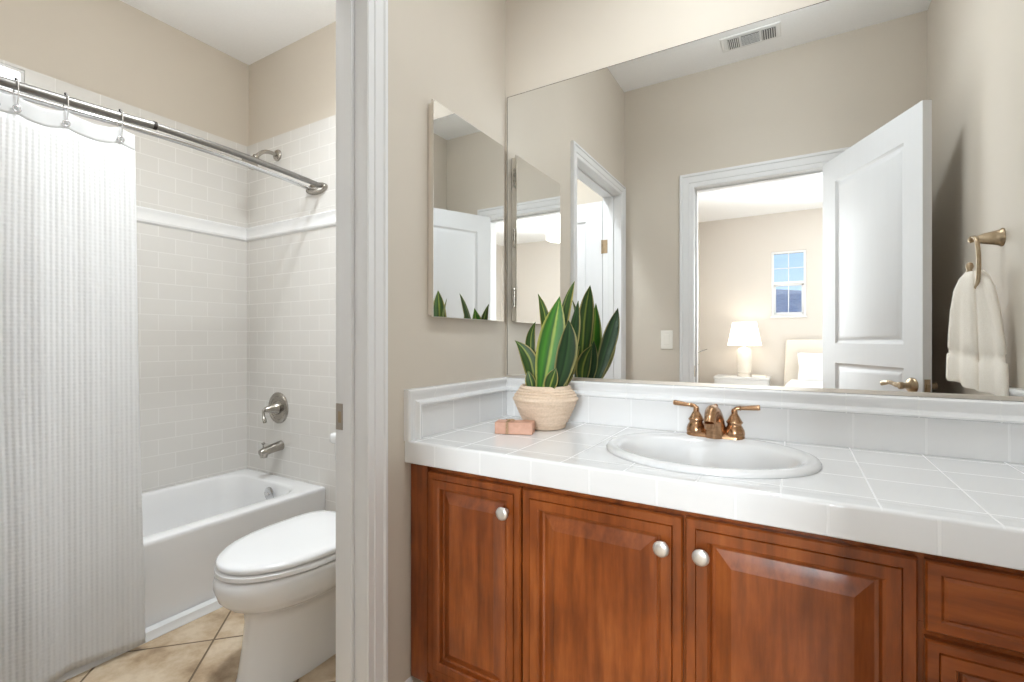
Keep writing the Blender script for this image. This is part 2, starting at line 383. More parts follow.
f = MB().box((XL - .1, -1.62, -0.06), (XW + .1, 0.12, 0)); struct(obj('floor', f, M['t_floor'], smooth=0), 'tan travertine floor tiles laid on the diagonal', 'floor')
f = MB().box((BX0 - .1, BYF - .1, -0.06), (BX1 + .1, -1.62, -0.001)); struct(obj('floor_bedroom', f, M['carpet'], smooth=0), 'beige bedroom carpet beyond the open door', 'floor')
f = MB().box((0, YR, CZ), (XW, 0, CZ + .06)); struct(obj('ceiling', f, M['ceil'], smooth=0), 'white ceiling above the vanity seen in the mirror', 'ceiling')
f = MB().box((XL - .1, YN, TZ), (-.115, 0, TZ + .06)); struct(obj('ceiling_bath', f, M['ceil'], smooth=0), 'white ceiling over the bathtub and toilet', 'ceiling')
f = MB().box((BX0, BYF, CZ), (BX1, -1.68, CZ + .06)); struct(obj('ceiling_bedroom', f, M['ceil'], smooth=0), 'white bedroom ceiling seen through the mirrored doorway', 'ceiling')

wl = wall_boxes(MB(), 'y', -1.68, 0.0, 0, 2.83, -.115, 0, [(DY0 - .012, DY1 + .012, 0, DZ + .012)])
struct(obj('wall_left', wl, M['wall'], smooth=0), 'beige wall holding the mirrored cabinet and bath doorway', 'wall')
wb = MB().box((-1.86, 0, 0), (XW + .1, .12, 2.83)); struct(obj('wall_back', wb, M['wall'], smooth=0), 'beige wall above and behind the long mirror', 'wall')
wr = MB().box((XW, -1.68, 0), (XW + .1, 0, 2.83)); struct(obj('wall_right', wr, M['wall'], smooth=0), 'beige wall with the towel ring seen in the mirror', 'wall')
wf = wall_boxes(MB(), 'x', 0, XW, 0, 2.83, -1.68, YR, [(DX0 - .012, DX1 + .012, 0, DZ + .012)])
struct(obj('wall_front', wf, M['wall'], smooth=0), 'beige wall around the bedroom doorway seen in the mirror', 'wall')
BWN = [(-1.45, -0.948, 1.30, 2.21)]
wt = wall_boxes(MB(), 'y', -1.68, 0, 0, 2.83, -1.86, XL - .008, BWN)
struct(obj('wall_bath_left', wt, M['wall'], smooth=0), 'beige long wall above the bath tiles', 'wall')
wn = MB().box((-1.86, -1.68, 0), (-.115, YN, 2.83)); struct(obj('wall_bath_front', wn, M['wall'], smooth=0), 'beige wall at the near end of the bath', 'wall')
# bedroom walls
BW = (0.737, 1.134, 1.405, 2.262)
w = wall_boxes(MB(), 'x', BX0 - .1, BX1 + .1, 0, 2.83, BYF - .12, BYF, [BW]); struct(obj('wall_bedroom_back', w, M['bedwall'], smooth=0), 'cream bedroom wall with the small paned window', 'wall')
w = MB().box((BX0 - .1, BYF, 0), (BX0, -1.68, 2.83)); struct(obj('wall_bedroom_left', w, M['bedwall'], smooth=0), 'cream bedroom side wall beside the nightstand', 'wall')
w = MB().box((BX1, BYF, 0), (BX1 + .1, -1.56, 2.83)); struct(obj('wall_bedroom_right', w, M['bedwall'], smooth=0), 'cream bedroom wall on the far right side', 'wall')
w = MB().box((XW + .1, -1.68, 0), (BX1, -1.56, 2.83)); struct(obj('wall_bedroom_front', w, M['bedwall'], smooth=0), 'cream bedroom wall beside the bathroom door', 'wall')

# bath tiles
def slab_y(mb, zs):   # long wall facing
    for z0, z1 in zs:
        wall_boxes(mb, 'y', YN, YB, z0, z1, XL - .008, XL, [(b0, b1, zb, min(zt, z1)) for b0, b1, zb, zt in BWN if zb > z0] or [])
    return mb
TT = 2.222
mb = MB()
wall_boxes(mb, 'y', YN, YB, 0, 1.30, XL - .008, XL, [])
mb.box((XL - .008, YN, 1.30), (XL, -1.45, TT)); mb.box((XL - .008, -0.948, 1.30), (XL, YB, TT)); mb.box((XL - .008, -1.45, 2.21), (XL, -0.948, TT))
struct(obj('wall_tile_left', mb, M['t_bathside'], smooth=0), 'cream brick-laid tiles on the long bath wall', 'tiled wall')
mb = MB().box((XL, YB, 0), (-.115, 0, TT)); struct(obj('wall_tile_back', mb, M['t_bathend'], smooth=0), 'cream brick-laid tiles on the bath end wall', 'tiled wall')
LP = [(0, 0), (.004, .006), (.008, .011), (.018, .013), (.024, .010), (.060, .010), (.066, .013), (.074, .013), (.079, .008), (.081, 0)]
z0 = 1.664
mb = MB(); mb.loft([[(XL + b, y, z0 + a) for a, b in LP] for y in (-.948, YB)]); struct(obj('trim_1', mb, M['listello']), 'white moulded tile band along the long bath wall', 'trim')
mb = MB(); mb.loft([[(x, YB - b, z0 + a) for a, b in LP] for x in (XL, -.115)]); struct(obj('trim_2', mb, M['listello']), 'white moulded tile band across the bath end wall', 'trim')

# frosted window over the bath
wi = struct(thing('window_1', (XL - .05, -1.2, 1.3), 'bright frosted window mostly hidden behind the shower curtain', 'window'), 'bright frosted window mostly hidden behind the shower curtain', 'window')
mb = MB(); b0, b1, zb, zt = BWN[0]; xa, xb = XL - .045, XL - .004; t = .012
mb.box((xa, b0, zb), (xb, b1, zb + t)); mb.box((xa, b0, zt - t), (xb, b1, zt)); mb.box((xa, b0, zb + t), (xb, b0 + t, zt - t)); mb.box((xa, b1 - t, zb + t), (xb, b1, zt - t))
obj('window_frame', mb, M['white'], wi, smooth=0, bevel=.002)
obj('pane', MB().box((XL - .016, b0 + t, zb + t), (XL - .010, b1 - t, zt - t)), M['frost'], wi, smooth=0)

# door casings, jambs
CPX = [(0, 0), (0, .008), (.004, .011), (.028, .011), (.031, .0145), (.066, .0165), (.071, .021), (.083, .021), (.087, .016), (.087, 0)]
CP = [(a * .75, b) for a, b in CPX]
mb = MB().casing([(DY1, 0), (DY1, DZ), (DY0, DZ), (DY0, 0)][::-1], CP, lambda s, z, b: (b, s, z))
struct(obj('trim_3', mb, M['white']), 'white moulded casing around the bath doorway', 'trim')
mb = MB().casing([(DX0, 0), (DX0, DZ), (DX1, DZ), (DX1, 0)], CPX, lambda s, z, b: (s, YR + b, z))
struct(obj('trim_4', mb, M['white']), 'white moulded casing around the bedroom doorway', 'trim')
mb = MB().casing([(DX0, 0), (DX0, DZ), (DX1, DZ), (DX1, 0)], CP, lambda s, z, b: (s, -1.68 - b, z))
struct(obj('trim_5', mb, M['white']), 'white casing on the bedroom side of the doorway', 'trim')
mb = MB().casing([(DY1, 0), (DY1, DZ), (DY0, DZ), (DY0, 0)][::-1], [(a, b * .3) for a, b in CP], lambda s, z, b: (-.115 - b, s, z))
struct(obj('trim_6', mb, M['white']), 'white casing on the bath side of the doorway', 'trim')
# jamb liners with stops
mb = MB(); e = .012
mb.box((-.116, DY1, 0), (.002, DY1 + e, DZ)); mb.box((-.116, DY0 - e, 0), (.002, DY0, DZ)); mb.box((-.116, DY0 - e, DZ), (.002, DY1 + e, DZ + e))
mb.box((-.074, DY1 - .011, 0), (-.042, DY1, DZ)); mb.box((-.074, DY0, 0), (-.042, DY0 + .011, DZ)); mb.box((-.074, DY0, DZ - .011), (-.042, DY1, DZ))
jl = struct(obj('trim_7', mb, M['white'], bevel=.0015, smooth=0), 'white door jamb of the bath doorway with stop', 'trim')
mb = MB().box((-.1155, DY1 - .0015, .842), (-.088, DY1, .915)); mb.cur = 1; mb.box((-.1055, DY1 - .002, .862), (-.094, DY1 - .0012, .893))
obj('strike_plate', mb, [mat('worn strike plate', (.40, .35, .30), .4, .7), M['bronze2']], jl, smooth=0)
mb = MB(); mb.box((DX0 - e, -1.681, 0), (DX0, YR + .001, DZ)); mb.box((DX1, -1.681, 0), (DX1 + e, YR + .001, DZ)); mb.box((DX0 - e, -1.681, DZ), (DX1 + e, YR + .001, DZ + e))
mb.box((DX0, -1.635, 0), (DX0 + .011, -1.60, DZ)); mb.box((DX0 + .011, -1.635, DZ - .011), (DX1, -1.60, DZ))
jr = struct(obj('trim_8', mb, M['white'], bevel=.0015, smooth=0), 'white door jamb of the bedroom doorway', 'trim')
obj('strike_plate', MB().box((DX0, YR - .028, .86), (DX0 + .0015, YR - .004, .93)), M['bronze2'], jr, smooth=0)

# baseboards
BBP = [(0, 0), (.012, 0), (.012, .06), (.008, .075), (.004, .082), (0, .085)]
def bboard(name, axis, fixed, a0, a1, sgn, label):
    mb = MB()
    if axis == 'y': mb.loft([[(fixed + sgn * p, y, z) for p, z in BBP] for y in (a0, a1)])
    else: mb.loft([[(x, fixed + sgn * p, z) for p, z in BBP] for x in (a0, a1)])
    return struct(obj(name, mb, M['white']), label, 'baseboard')
bboard('baseboard_left', 'y', 0, DY1 + .09, -.545, 1, 'white baseboard between the doorway and vanity')
bboard('baseboard_right', 'y', XW, YR, -.545, -1, 'white baseboard behind the open door')
bboard('baseboard_bedroom', 'x', BYF, BX0, BX1, 1, 'white baseboard along the bedroom wall')
bboard('baseboard_bath', 'x', YN, -1.02, -.9, 1, 'white baseboard at the near bath wall')
mb = MB().loft([[(-1.06, y, 0), (-1.022, y, 0), (-1.022, y, .004), (-1.028, y, .012), (-1.031, y, .030), (-1.06, y, .034)] for y in (-1.54, YB)])
struct(obj('baseboard_tub', mb, M['white']), 'white strip along the foot of the bathtub', 'baseboard')

# bedroom window
wi = struct(thing('window_2', (.935, BYF, BW[2]), 'small white-framed paned window in the bedroom wall', 'window'), 'small white-framed paned window in the bedroom wall', 'window')
x0, x1, zb, zt = BW; zm = 1.845
mb = MB(); t = .03; ya, yb = BYF - .07, BYF - .012
mb.box((x0, ya, zb), (x0 + t, yb, zt)); mb.box((x1 - t, ya, zb), (x1, yb, zt)); mb.box((x0 + t, ya, zb), (x1 - t, yb, zb + t)); mb.box((x0 + t, ya, zt - t), (x1 - t, yb, zt)); mb.box((x0 + t, ya, zm - .018), (x1 - t, yb, zm + .018))
obj('window_frame', mb, M['white'], wi, smooth=0, bevel=.003)
mb = MB(); i = .022
mb.box((x0 + t, ya, zb + t), (x0 + t + i, yb - .02, zm - .018)); mb.box((x1 - t - i, ya, zb + t), (x1 - t, yb - .02, zm - .018)); mb.box((x0 + t, ya, zb + t), (x1 - t, yb - .02, zb + t + i)); mb.box((x0 + t, ya, zm - .018 - i), (x1 - t, yb - .02, zm - .018))
obj('lower_sash', mb, M['white'], wi, smooth=0, bevel=.002)
mb = MB(); xm = (x0 + x1) / 2
mb.box((xm - .005, BYF - .052, zb + t), (xm + .005, BYF - .040, zt - t)); mb.box((x0 + t, BYF - .052, 2.035), (x1 - t, BYF - .040, 2.045))
obj('muntin', mb, M['white'], wi, smooth=0)
obj('pane', MB().box((x0 + t, BYF - .049, zb + t), (x1 - t, BYF - .044, zm)), M['glass'], wi, smooth=0)
obj('pane', MB().box((x0 + t, BYF - .049, zm), (x1 - t, BYF - .044, zt - t)), M['glass'], wi, smooth=0)
mb = MB().box((x0 - .012, BYF, zb - .02), (x1 + .012, BYF + .02, zb)); obj('window_sill', mb, M['white'], wi, smooth=0, bevel=.003)

# outside the bedroom window
f = MB().box((-60, -90, -.25), (60, -6.2, -.2)); struct(obj('ground', f, M['lawn'], smooth=0), 'open ground outside the bedroom window', 'ground')
nh = thing('neighbour_house', (2.0, -23, -.2), 'grey tiled roof of a neighbouring house seen through the bedroom window', 'house')
obj('house_wall', MB().box((-5, -27, -.2), (9, -20.2, 2.1)), M['stucco'], nh, smooth=0)
mb = MB(); rf = [(-5.6, -27.6, 2.05), (9.6, -27.6, 2.05), (9.6, -19.6, 2.05), (-5.6, -19.6, 2.05)]
ids = [mb.add(p) for p in rf]; rd = [mb.add((-3.6, -23.6, 3.55)), mb.add((-.6, -23.6, 3.55))]
mb.face((ids[0], ids[1], rd[1], rd[0])); mb.face((ids[2], ids[3], rd[0], rd[1])); mb.face((ids[1], ids[2], rd[1])); mb.face((ids[3], ids[0], rd[0])); mb.face(ids[::-1])
obj('roof', mb, M['roof'], nh, smooth=0)
mb = MB(); rows = []
random.seed(3)
for j in range(8):
    row = []
    for i in range(90):
        x = -45 + i; d = j / 7
        hgt = (5.2 + .4 * math.sin(x * .23) + .3 * math.sin(x * .71 + 1)) * math.sin(PI * min(1, d * 1.0) * .5 if j < 6 else PI * .5 * (1 if j == 6 else .6))
        row.append((x, -52 - j * 3, -.2 + max(0, hgt + random.uniform(-.15, .15) * (j > 0))))
    rows.append(row)
mb.loft(rows, False, False, False); struct(obj('hillside', mb, M['hill']), 'far hazy ridge beyond the roof outside', 'hill')

# ------------------------------------------------------------------ door leaves
DPROF = [(0, .0), (.004, -.004), (.012, -.008), (.020, -.0085), (.040, -.002), (.044, -.001)]
def door_leaf(mb, wid, th, z0, z1, T, panels):
    """slab with stiles and rails and recessed raised panels on both faces; T(s, n, z)"""
    xs = [0, .118, wid - .105, wid]; zs = [z0]
    for pb, pt in panels: zs += [pb, pt]
    zs.append(z1)
    for n, sg in ((0, -1), (th, 1)):
        F = lambda s_, z_, h_: T(s_, n + sg * h_, z_)
        for ix in range(3):
            for iz in range(len(zs) - 1):
                if ix == 1 and iz % 2 == 1: mb.panel(xs[1], xs[2], zs[iz], zs[iz + 1], DPROF, F)
                else: mb.face([mb.add(F(a, b, 0)) for a, b in ((xs[ix], zs[iz]), (xs[ix + 1], zs[iz]), (xs[ix + 1], zs[iz + 1]), (xs[ix], zs[iz + 1]))])
    # edges
    for za, zb3 in zip(zs, zs[1:]):
        for q in (0, wid): mb.face([mb.add(T(q, a, b)) for a, b in ((0, za), (th, za), (th, zb3), (0, zb3))])
    for xa, xb in zip(xs, xs[1:]):
        for q in (z0, z1): mb.face([mb.add(T(a, b, q)) for a, b in ((xa, 0), (xb, 0), (xb, th), (xa, th))])
    mb.weld = True
    return mb
dirv = Vector((.432, .902, 0)).normalized(); nrm = Vector((dirv.y, -dirv.x, 0))
H0 = Vector((1.127, -1.546, 0))
def TD(s, n, z): return H0 + dirv * s + nrm * n + Vector((0, 0, z))
# mirrored y: the measured leaf ran towards the mirror
dl = struct(thing('door_1', (H0.x, H0.y, 0), 'white two-panel bedroom door standing open, seen in the mirror', 'door'), 'white two-panel bedroom door standing open, seen in the mirror', 'door')
obj('door_leaf', door_leaf(MB(), .718, .035, .012, 2.063, TD, [(.22, .972), (1.073, 1.935)]), M['doorwhite'], dl, smooth=20)
def lever(parent, T, s, z, side, sgn):
    """rose + neck + curved lever; T(s, n, z); side = outward n sign, base at n0"""
    n0 = 0 if side < 0 else .035
    def P(a, b, c): return T(a, n0 + side * b, c)
    mb = MB(); k = 24
    loops = []
    for r_, h_ in ((.033, 0), (.033, .004), (.030, .008), (.024, .010), (.021, .012), (.0135, .015), (.012, .036), (.0145, .039), (.0145, .052), (.010, .055)):
        loops.append([P(s + r_ * math.cos(2 * PI * q / k), h_, z + r_ * math.sin(2 * PI * q / k)) for q in range(k)])
    mb.loft(loops)
    pth = smoothpath([P(s, .046, z), P(s + sgn * .03, .047, z + .002), P(s + sgn * .06, .048, z + .008), P(s + sgn * .09, .048, z + .004), P(s + sgn * .118, .049, z - .002)], 5)
    mb.tube(pth, [(.008, .010)] * 6 + [(.006, .009)] * 8 + [(.005, .010)] * (len(pth) - 15) + [(.003, .006)], 10)
    return obj('door_handle', mb, M['bronze2'], parent)
lever(dl, TD, .664, .902, -1, -1); lever(dl, TD, .664, .902, 1, -1)
mb = MB(); mb.box((.7185, .006, .872), (.7195, .029, .932), TD); mb.cur = 1
mb.box((.7195, .011, .891), (.727, .024, .913), TD)
obj('latch_plate', mb, [M['bronze2'], M['bronze2']], dl, smooth=0)
for zc in (.25, 1.05, 1.85):
    mb = MB(); mb.tube([TD(-.006, .041, zc - .045), TD(-.006, .041, zc + .045)], .006, 10); mb.box((-.004, .0352, zc - .045), (.03, .037, zc + .045), TD)
    obj('hinge', mb, M['bronze2'], dl)
# bath-room door, folded back into the bath room
def TB(s, n, z): return Vector((-.122 - s, -1.470 - n, z))
d2 = struct(thing('door_2', (-.122, -1.47, 0), 'white panelled bath door folded back, seen in the mirror', 'door'), 'white panelled bath door folded back, seen in the mirror', 'door')
obj('door_leaf', door_leaf(MB(), .71, .035, .012, 2.03, TB, [(.22, .972), (1.073, 1.905)]), M['doorwhite'], d2, smooth=20)
for zc in (.25, 1.02, 1.72):
    mb = MB(); mb.tube([(-.122, -1.464, zc - .045), (-.122, -1.464, zc + .045)], .007, 10); mb.box((-.119, -1.4648, zc - .045), (-.085, -1.463, zc + .045)); obj('hinge', mb, M['bronze2'], d2)
lever(d2, TB, .65, .902, -1, -1)

# ------------------------------------------------------------------ vanity cabinet
ZT, ZF, YF = .794, .7307, -.571            # counter top, underside of its front, front edge
vc = thing('vanity_cabinet', (.787, -.3, 0), 'reddish-brown stained wood vanity cabinet with raised-panel doors', 'cabinet')
FY = -.535                                 # face frame plane; doors stand proud
mb = MB()
mb.box((.004, FY, .09), (XW - .004, -.008, .60)); mb.box((.004, FY, .60), (XW - .004, FY + .02, ZF - .006)); mb.box((.004, -.03, .6), (XW - .004, -.008, ZF - .006))
mb.box((.004, FY + .02, .60), (.02, -.03, ZF - .006)); mb.box((XW - .02, FY + .02, .60), (XW - .004, -.03, ZF - .006)); mb.box((.004, -.47, 0), (XW - .004, -.02, .09))
obj('cabinet_body', mb, M['wood'], vc, smooth=0, bevel=.0015)
obj('filler_stile', MB().box((.004, FY - .014, .09), (.068, FY, ZF - .008)), M['wood'], vc, smooth=0, bevel=.002)
RP = [(0, 0), (0, .014), (.003, .018), (.020, .018), (.0215, .0155), (.023, .0205), (.044, .0205), (.049, .017), (.053, .006), (.059, .004), (.061, .0045), (.090, .0195), (.091, .0195)]
def cab_front(name, x0, x1, z0, z1, prof, material, knob=None, sh=1.0):
    T = lambda s, z, h: (s, FY - h, z)
    mb = MB(); mb.panel(x0, x1, z0, z1, [(i * sh, h) for i, h in prof], T)
    d = obj(name, mb, material, vc, smooth=14)
    if knob:
        k = MB().lathe((knob[0], FY - .020, knob[1]), [(.0085, 0), (.008, -.003), (.0055, -.006), (.0055, -.014), (.010, -.017), (.0165, -.019), (.0175, -.022), (.0168, -.025), (.012, -.0275), (.005, -.0285)], 'y', 28)
        obj('knob', k, M['satin'], d, smooth=50)
    return d
DB = .125
cab_front('door', .072, .3815, DB, .7105, RP, M['wood'], (.341, .645), .9)
cab_front('door', .3875, .7815, DB, .7105, RP, M['wood'], (.742, .644))
cab_front('door', .787, 1.1715, DB, .7135, RP, M['wood'], (.822, .644))
DP = [(0, 0), (0, .014), (.003, .018), (.020, .018), (.024, .0145), (.029, .0185), (.0295, .0185)]
cab_front('drawer', 1.1815, XW - .008, .592, .7135, DP, M['woodh'])
cab_front('drawer', 1.1815, XW - .008, .362, .5785, RP, M['woodh'], None, .85)
cab_front('drawer', 1.1815, XW - .008, DB, .348, RP, M['woodh'], None, .85)

# ------------------------------------------------------------------ countertop with an oval cut-out
SX, SY, SA, SB = .787, -.287, .257, .216   # sink centre and half axes
ct = thing('countertop', (.787, -.29, ZF), 'white square-tiled countertop on the wooden vanity', 'countertop')
mb = MB(); n = 72
x0, x1, y0, y1 = .002, XW - .002, YF + .052, -.002
angs = [2 * PI * k / n for k in range(n)] + [math.atan2(yy - SY, xx - SX) % (2 * PI) for xx in (x0, x1) for yy in (y0, y1)]
angs = sorted(set(angs))
inner, outer = [], []
for t in angs:
    c_, s_ = math.cos(t), math.sin(t)
    k = 1 / math.sqrt((c_ / (SA - .02)) ** 2 + (s_ / (SB - .02)) ** 2); inner.append((SX + k * c_, SY + k * s_))
    kx = ((x1 - SX) / c_) if c_ > 1e-9 else ((x0 - SX) / c_ if c_ < -1e-9 else 1e9); ky = ((y1 - SY) / s_) if s_ > 1e-9 else ((y0 - SY) / s_ if s_ < -1e-9 else 1e9)
    k = min(kx, ky); outer.append((SX + k * c_, SY + k * s_))
mb.loft([[(x, y, ZT - .035) for x, y in inner], [(x, y, ZT) for x, y in inner], [(x, y, ZT) for x, y in outer], [(x, y, ZT - .035) for x, y in outer]], True, False, False)
obj('top_tiles', mb, M['t_top'], ct, smooth=0)
ep = [(YF + .052, ZT - .0002), (YF + .012, ZT + .0016), (YF + .007, ZT + .0016), (YF + .003, ZT + .0004), (YF + .0008, ZT - .002), (YF, ZT - .006), (YF, ZF + .002), (YF + .003, ZF), (YF + .034, ZF), (YF + .034, ZT - .03), (YF + .052, ZT - .03)]
mb = MB(); mb.loft([[(x, y, z) for y, z in ep] for x in (.001, XW - .001)])
for k, f_ in enumerate(mb.f):
    if min(mb.v[q].z for q in f_) > ZT - .004 and len(f_) == 4: mb.mi[k] = 1
obj('edge_tiles', mb, [M['t_front'], M['t_top']], ct, smooth=50)

# backsplashes
SP = [(0, 0), (.011, 0), (.011, .096), (.016, .0975), (.0235, .0995), (.0265, .1045), (.0245, .1095), (.0165, .113), (.0130, .1165), (.0128, .123), (.0160, .132), (.0200, .1395), (.0205, .1455), (.0165, .1500), (.006, .1515), (0, .1515)]
def splash(name, sweep, tiles, trim, org, label):
    mb = MB(); mb2 = MB()
    r = thing(name, org, label, 'backsplash')
    mb.loft(sweep([(0, 0), (.011, 0), (.011, .097), (0, .097)])); obj('tiles', mb, tiles, r, smooth=0)
    mb2.loft(sweep([(0, .0965), (.011, .0965)] + SP[3:])); obj('cap_trim', mb2, trim, r, smooth=40)
    return r
zt0 = ZT + .0005
splash('backsplash', lambda p: [[(x, -b, zt0 + z * .985) for b, z in p] for x in (.012, XW - .012)], M['t_back'], M['t_backtrim'], (.787, 0, ZT), 'long white tiled backsplash under the wide mirror')
yfr = -.522
ls = thing('backsplash', (0, -.29, ZT), 'short white tiled side splash on the left wall beside the plant', 'backsplash')
obj('tiles', MB().box((0, yfr, zt0), (.011, -.0005, zt0 + .098)), M['t_side'], ls, smooth=0)
fr = [(.1515 - z, b) for b, z in SP[3:]][::-1] + [(.054, 0)]
obj('cap_trim', MB().casing([(-.0005, zt0 + .1515), (-.574, zt0 + .1515), (-.574, zt0)], fr, lambda s_, z_, b_: (b_, s_, z_)), M['t_sidetrim'], ls, smooth=40)
splash('backsplash', lambda p: [[(XW - b, y, zt0 + z) for b, z in p] for y in (-.571, -.0005)], M['t_side'], M['t_sidetrim'], (XW, -.29, ZT), 'short white tiled side splash below the hanging towel')

# ------------------------------------------------------------------ sink
sk = thing('sink', (SX, SY, ZT), 'white oval drop-in sink basin set in the tiled counter', 'sink')
def ell(a, b, z, dy=0, n=64): return [Vector((SX + a * math.cos(2 * PI * k / n), SY + dy + b * math.sin(2 * PI * k / n), z)) for k in range(n)]
mb = MB()
mb.loft([ell(SA, SB, ZT + .0005), ell(SA + .001, SB + .001, ZT + .006), ell(SA - .004, SB - .004, ZT + .0125), ell(SA - .014, SB - .014, ZT + .0155), ell(SA - .026, SB - .024, ZT + .0145, -.001),
         ell(SA - .036, SB - .045, ZT + .011, -.020), ell(SA - .042, SB - .052, ZT + .003, -.022), ell(SA - .050, SB - .060, ZT - .02, -.023), ell(SA - .07, SB - .078, ZT - .07, -.022),
         ell(SA - .12, SB - .112, ZT - .115, -.015), ell(SA - .19, SB - .16, ZT - .137, -.005), ell(.022, .022, ZT - .142)], True, False, True)
M['sinkware'] = mat('white sink porcelain', (0.68, 0.68, 0.68), 0.06, spec=0.55, coat=0.4)
obj('basin', mb, M['sinkware'], sk, smooth=70)
obj('drain', MB().lathe((SX, SY, ZT - .1415), [(.021, 0), (.021, .002), (.016, .003), (.006, .001)]), M['bronze'], sk)

# ------------------------------------------------------------------ faucet
FX, FYc, FZ = .787, -.100, ZT + .0135
fc = thing('faucet', (FX, FYc, FZ), 'brushed bronze two-handle faucet on the oval sink', 'faucet')
mb = MB(); mb.loft([rrect(FX - .080, FX + .080, FYc - .026, FYc + .026, .0255, FZ - .003), rrect(FX - .080, FX + .080, FYc - .026, FYc + .026, .0255, FZ + .006), rrect(FX - .076, FX + .076, FYc - .022, FYc + .022, .0215, FZ + .011)])
obj('base_plate', mb, M['bronze'], fc, smooth=40)
for sg in (-1, 1):
    bx = FX + sg * .0525
    mb = MB().lathe((bx, FYc, FZ + .008), [(.0270, 0), (.0278, .006), (.0268, .014), (.0225, .023), (.0190, .029), (.0190, .033), (.0222, .036), (.0228, .0385), (.0205, .041), (.0170, .047), (.0122, .056), (.0090, .061), (.0080, .065)], 'z', 28)
    h = obj('handle', mb, M['bronze'], fc, smooth=50)
    z0_ = FZ + .070
    pth = smoothpath([(bx, FYc, z0_), (bx, FYc, z0_ + .008), (bx + sg * .004, FYc + .000, z0_ + .0145), (bx + sg * .012, FYc + .001, z0_ + .017), (bx + sg * .020, FYc + .001, z0_ + .0175), (bx + sg * .042, FYc + .002, z0_ + .0195), (bx + sg * .066, FYc + .003, z0_ + .022)], 5)
    rr = [.0085 if i < 8 else .0062 for i in range(len(pth))]
    for i in range(len(pth)):
        t = i / (len(pth) - 1)
        if t > .62: rr[i] = .0052 + .0030 * (t - .62) / .38
        if .55 < t <= .62: rr[i] = .0076
    rr[-1] = .0070
    obj('lever', MB().tube(pth, rr, 14), M['bronze'], h, smooth=50)
pth = smoothpath([(FX, FYc, FZ + .006), (FX, FYc - .008, FZ + .032), (FX, FYc - .022, FZ + .058), (FX, FYc - .046, FZ + .073), (FX, FYc - .074, FZ + .073), (FX, FYc - .100, FZ + .061), (FX, FYc - .110, FZ + .051)], 6)
nn = len(pth); rr = []
for i in range(nn):
    t = i / (nn - 1); rr.append((.0360 - .0195 * min(1, (t * 1.10) ** 1.1), .0350 - .0190 * min(1, (t * 1.3) ** .8)))
mb = MB().tube(pth, rr, 20); obj('spout', mb, M['bronze'], fc, smooth=50)
obj('aerator', MB().lathe((FX, FYc - .1105, FZ + .038), [(.0115, 0), (.0125, .003), (.0125, .016)]), M['bronze'], fc)
obj('lift_rod', MB().lathe((FX, FYc + .019, FZ + .006), [(.0028, 0), (.0028, .072), (.006, .076), (.0068, .080), (.005, .085), (.002, .087)]), M['bronze'], fc)

# ------------------------------------------------------------------ wall mirror
wm = thing('wall_mirror', (.78, 0, .945), 'wide frameless wall mirror above the tiled backsplash', 'mirror')
mb = MB().box((.0135, -.0062, .9455), (XW - .004, -.0005, 2.0499)); obj('mirror_glass', mb, M['mirror'], wm, smooth=0)
mb = MB().box((.0115, -.0015, .9455), (.0133, -.0066, 2.0510)); mb.box((.0115, -.0066, 2.0501), (XW - .004, -.0005, 2.0516))
obj('mirror_edge', mb, mat('dark mirror edge', (.10, .085, .07), .4, .6), wm, smooth=0)
mb = MB().loft([[(x, -.0005, .9445), (x, -.0110, .9445), (x, -.0110, .9550), (x, -.0095, .9555), (x, -.0070, .9550), (x, -.0064, .9462), (x, -.0005, .9462)] for x in (.010, XW - .004)])
obj('bottom_channel', mb, M['channel'], wm, smooth=0)
obj('side_channel', MB().box((.0085, -.0075, .9445), (.0113, -.0005, 2.0505)), M['channel'], wm, smooth=0)

# ------------------------------------------------------------------ mirrored medicine cabinet
MX, MY0, MY1, MZ0, MZ1 = .026, -.473, -.055, 1.1637, 1.8391
mc = thing('medicine_cabinet', (0, -.264, MZ0), 'narrow mirrored medicine cabinet on the left wall', 'medicine cabinet')
obj('cabinet_box', MB().box((0.0005, MY0 + .006, MZ0 + .006), (.019, MY1 - .006, MZ1 - .006)), mat('cream cabinet side', (.72, .66, .58), .4), mc, smooth=0, bevel=.002)
mb = MB().box((.0195, MY0, MZ0), (MX, MY1, MZ1)); md = obj('mirror_door', mb, M['channel'], mc, smooth=0)
mb = MB().panel(MY0 + .0012, MY1 - .0012, MZ0 + .0012, MZ1 - .0012, [(0, 0), (0, .0004), (.0002, .0006)], lambda s, z, h: (MX + h, s, z)); obj('mirror_face', mb, M['mirror'], md, smooth=0)
for zc in (1.26, 1.50, 1.74):
    mb = MB().tube([(.019, MY1 + .004, zc - .035), (.019, MY1 + .004, zc + .035)], .0035, 8)
    for q in range(4): mb.tube([(.019, MY1 + .004, zc - .033 + q * .022), (.019, MY1 + .004, zc - .025 + q * .022)], .0048, 8)
    obj('hinge', mb, M['nickel'], mc)

